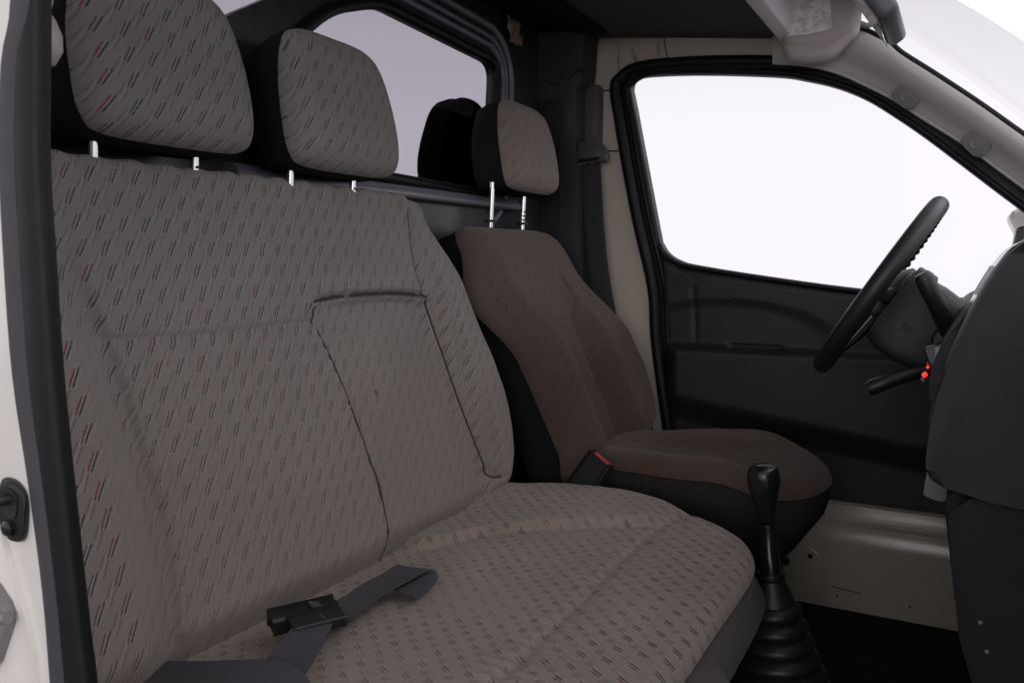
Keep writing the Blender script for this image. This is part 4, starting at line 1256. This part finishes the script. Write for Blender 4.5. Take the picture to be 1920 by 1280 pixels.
# ================================================================== DASHBOARD
dash = empty('dashboard', (1.2, 0.7, 0.0), 'charcoal dashboard with a rounded centre console at the right edge', 'dashboard')
top_prof = [(1.30, 0.925), (1.10, 0.918), (1.050, 0.900), (1.026, 0.881), (1.000, 0.832), (0.978, 0.774), (0.958, 0.704), (0.952, 0.655), (0.951, 0.622), (0.960, 0.604), (0.985, 0.598), (1.06, 0.585), (1.30, 0.58)]
tp2 = smooth_loop(top_prof, 3, False)
prism('centre_console', tp2, frame((0, 0.42, 0), (1, 0, 0), (0, 0, 1), (0, 1, 0)), 0.24, M['dash'], dash, 0.010, 3)
# gloss bezel proud of the console's front face
bz = [(x - 0.004, z) for x, z in tp2 if x < 1.06 and z > 0.66]
bz_in = [(x + 0.016, z - 0.002) for x, z in reversed(bz)]
prism('console_bezel', bz + bz_in, frame((0, 0.455, 0), (1, 0, 0), (0, 0, 1), (0, 1, 0)), 0.19, M['gloss'], dash, 0.002)
bzs = [(x - 0.0065, z) for x, z in tp2 if x < 1.045 and 0.822 < z < 0.868]
prism('silver_insert', bzs + [(x + 0.008, z) for x, z in reversed(bzs)], frame((0, 0.49, 0), (1, 0, 0), (0, 0, 1), (0, 1, 0)), 0.11, M['strip'], dash, 0.001)
low_prof = [(1.30, 0.590), (1.00, 0.590), (0.974, 0.565), (0.988, 0.470), (0.997, 0.410), (1.020, 0.335), (1.035, 0.22), (1.05, 0.0), (1.30, 0.0)]
prism('lower_console', low_prof, frame((0, 0.432, 0), (1, 0, 0), (0, 0, 1), (0, 1, 0)), 0.22, M['dashlow'], dash, 0.008, 2)
for z_ in (0.437, 0.402):
    lathe('screw', [(0, 0), (0.0024, 0), (0.0024, 0.0008), (0, 0.0012)], (1.018 if z_ > 0.41 else 1.0265, 0.4315, z_), (0, -1, 0), M['cap'], dash, 12)
prism('console_latch', round_poly([(0.950, 0.598), (0.962, 0.602), (0.978, 0.555), (0.970, 0.545), (0.945, 0.552)], 0.004), frame((0, 0.56, 0), (1, 0, 0), (0, 0, 1), (0, 1, 0)), 0.05, M['cap'], dash, 0.002)
drv_prof = smooth_loop([(1.49, 0.86), (1.15, 0.835), (1.03, 0.815), (0.985, 0.795), (0.962, 0.760), (0.945, 0.715), (0.945, 0.672), (0.965, 0.640), (1.03, 0.61), (1.20, 0.56), (1.49, 0.55)], 3, False)
prism('driver_panel', drv_prof, frame((0, 0.664, 0), (1, 0, 0), (0, 0, 1), (0, 1, 0)), 0.86, M['dash'], dash, 0.006)
prism('passenger_panel', [(1.49, 0.88), (1.18, 0.885), (1.12, 0.86), (1.10, 0.78), (1.12, 0.60), (1.25, 0.45), (1.49, 0.40)], frame((0, -0.24, 0), (1, 0, 0), (0, 0, 1), (0, 1, 0)), 0.655, M['dash'], dash, 0.01)
# lit switch block beside the column
sw = box('switch_block', (0.956, 0.800, 0.700), (0.030, 0.05, 0.085), M['gloss'], dash, 0.004, u=(0.94, 0, 0.34), v=(0, 1, 0))
for k, (lx, lz, hz) in enumerate(((0.9415, 0.7200, 0.007), (0.9370, 0.7050, 0.004), (0.9320, 0.6915, 0.007), (0.9380, 0.7125, 0.003))):
    o = box('indicator_light', (lx, 0.788, lz), (0.007, 0.018, hz), M['led'], None, 0.0015, u=(0.80, 0, 0.6), v=(0, 1, 0))
    o.parent = sw
    o.data.transform(Matrix.Translation(-world_of(sw)))
for lz, lx in ((0.7285, 0.9445), (0.684, 0.930)):
    o = box('switch_rocker', (lx, 0.790, lz), (0.005, 0.026, 0.006), M['cap'], None, 0.001, u=(0.80, 0, 0.6), v=(0, 1, 0))
    o.parent = sw
    o.data.transform(Matrix.Translation(-world_of(sw)))

# ================================================================== STEERING
wc = Vector((0.833, 1.10, 0.822))
T = Vector((0.216, 0, 0.344)).normalized()
nrm = Vector((-T.z, -0.032, T.x)).normalized()   # towards the driver
side = nrm.cross(T).normalized()
wheel = empty('steering_wheel', tuple(wc), 'black steering wheel seen edge-on against the bright window', 'steering wheel')
bm = bmesh.new()
Rw = 0.186
tube_bm(bm, [wc + T * (math.cos(a) * Rw) + side * (math.sin(a) * Rw) for a in np.linspace(0, 2 * math.pi, 96, endpoint=False)], 0.0178, 16, True, (1.0, 0.95), up=nrm)
link('rim', bm, M['leather'], wheel)
bm = bmesh.new()
for k in range(64):
    a = 2 * math.pi * (k + 0.5) / 64
    p = wc + T * (math.cos(a) * (Rw - 0.010)) + Vector((0, 1, 0)) * (math.sin(a) * (Rw - 0.010)) - nrm * 0.011
    bmesh.ops.create_icosphere(bm, subdivisions=1, radius=0.0064, matrix=Matrix.Translation(p))
link('finger_grips', bm, M['knob'], wheel)
lathe('hub', [(0, -0.035), (0.050, -0.035), (0.062, -0.02), (0.064, 0.0), (0.05, 0.014), (0, 0.018)], wc - nrm * 0.030, nrm, M['leather'], wheel, 28)
for a in (R(90), R(270), R(180)):
    d1 = T * math.cos(a) + Vector((0, 1, 0)) * math.sin(a)
    tube('spoke', [wc + d1 * 0.05 - nrm * 0.03, wc + d1 * 0.11 - nrm * 0.022, wc + d1 * 0.178 - nrm * 0.004], [0.020, 0.014, 0.012], M['leather'], wheel, seg=12, flat=(0.5, 1.0), up=nrm)

colm = empty('steering_column', (0.90, 1.10, 0.76), 'grey steering column shroud with black stalks behind the wheel', 'steering column')
fwd = -nrm


def sect(d, hu, hd, hw, r_):
    o = wc + fwd * d
    pts = round_poly([(-hw, -hd), (hw, -hd), (hw * 0.86, hu), (-hw * 0.86, hu)], r_, 5)
    return [o + Vector((0, 1, 0)) * a + T * b for a, b in pts]


loft('shroud', [sect(0.034, 0.02, 0.05, 0.05, 0.02), sect(0.036, 0.052, 0.085, 0.088, 0.03), sect(0.06, 0.060, 0.095, 0.098, 0.03), sect(0.10, 0.062, 0.098, 0.104, 0.03), sect(0.150, 0.056, 0.090, 0.10, 0.03), sect(0.20, 0.048, 0.07, 0.09, 0.03)], M['column'], colm, True, 50)
loft('shroud_lip', [sect(0.040, 0.072, -0.040, 0.070, 0.012), sect(0.075, 0.071, -0.045, 0.074, 0.012), sect(0.080, 0.064, -0.05, 0.072, 0.01)], M['column'], colm, True, 40)
lathe('shroud_screw', [(0.008, 0), (0.008, 0.003), (0.005, 0.003), (0.004, 0.0005), (0, 0.0005)], wc + fwd * 0.085 + Vector((0, -0.1035, 0)) - T * 0.03, (0, -1, 0), M['column'], colm, 18)
tube('wiper_stalk', [(0.965, 0.985, 0.735), (0.955, 0.965, 0.765), (0.937, 0.945, 0.805), (0.918, 0.935, 0.845), (0.914, 0.934, 0.852)], [0.014, 0.016, 0.0155, 0.0165, 0.012], M['buckle'], colm, seg=16)
lathe('stalk_boss', [(0, 0), (0.028, 0), (0.030, 0.02), (0.022, 0.035), (0, 0.036)], (0.965, 1.005, 0.728), (-0.2, -1, 0.1), M['buckle'], colm, 18)
tube('lower_stalk', [(0.925, 1.00, 0.672), (0.895, 0.985, 0.664), (0.865, 0.975, 0.652), (0.840, 0.970, 0.640), (0.832, 0.969, 0.636)], [0.012, 0.0125, 0.013, 0.0155, 0.012], M['buckle'], colm, seg=14)
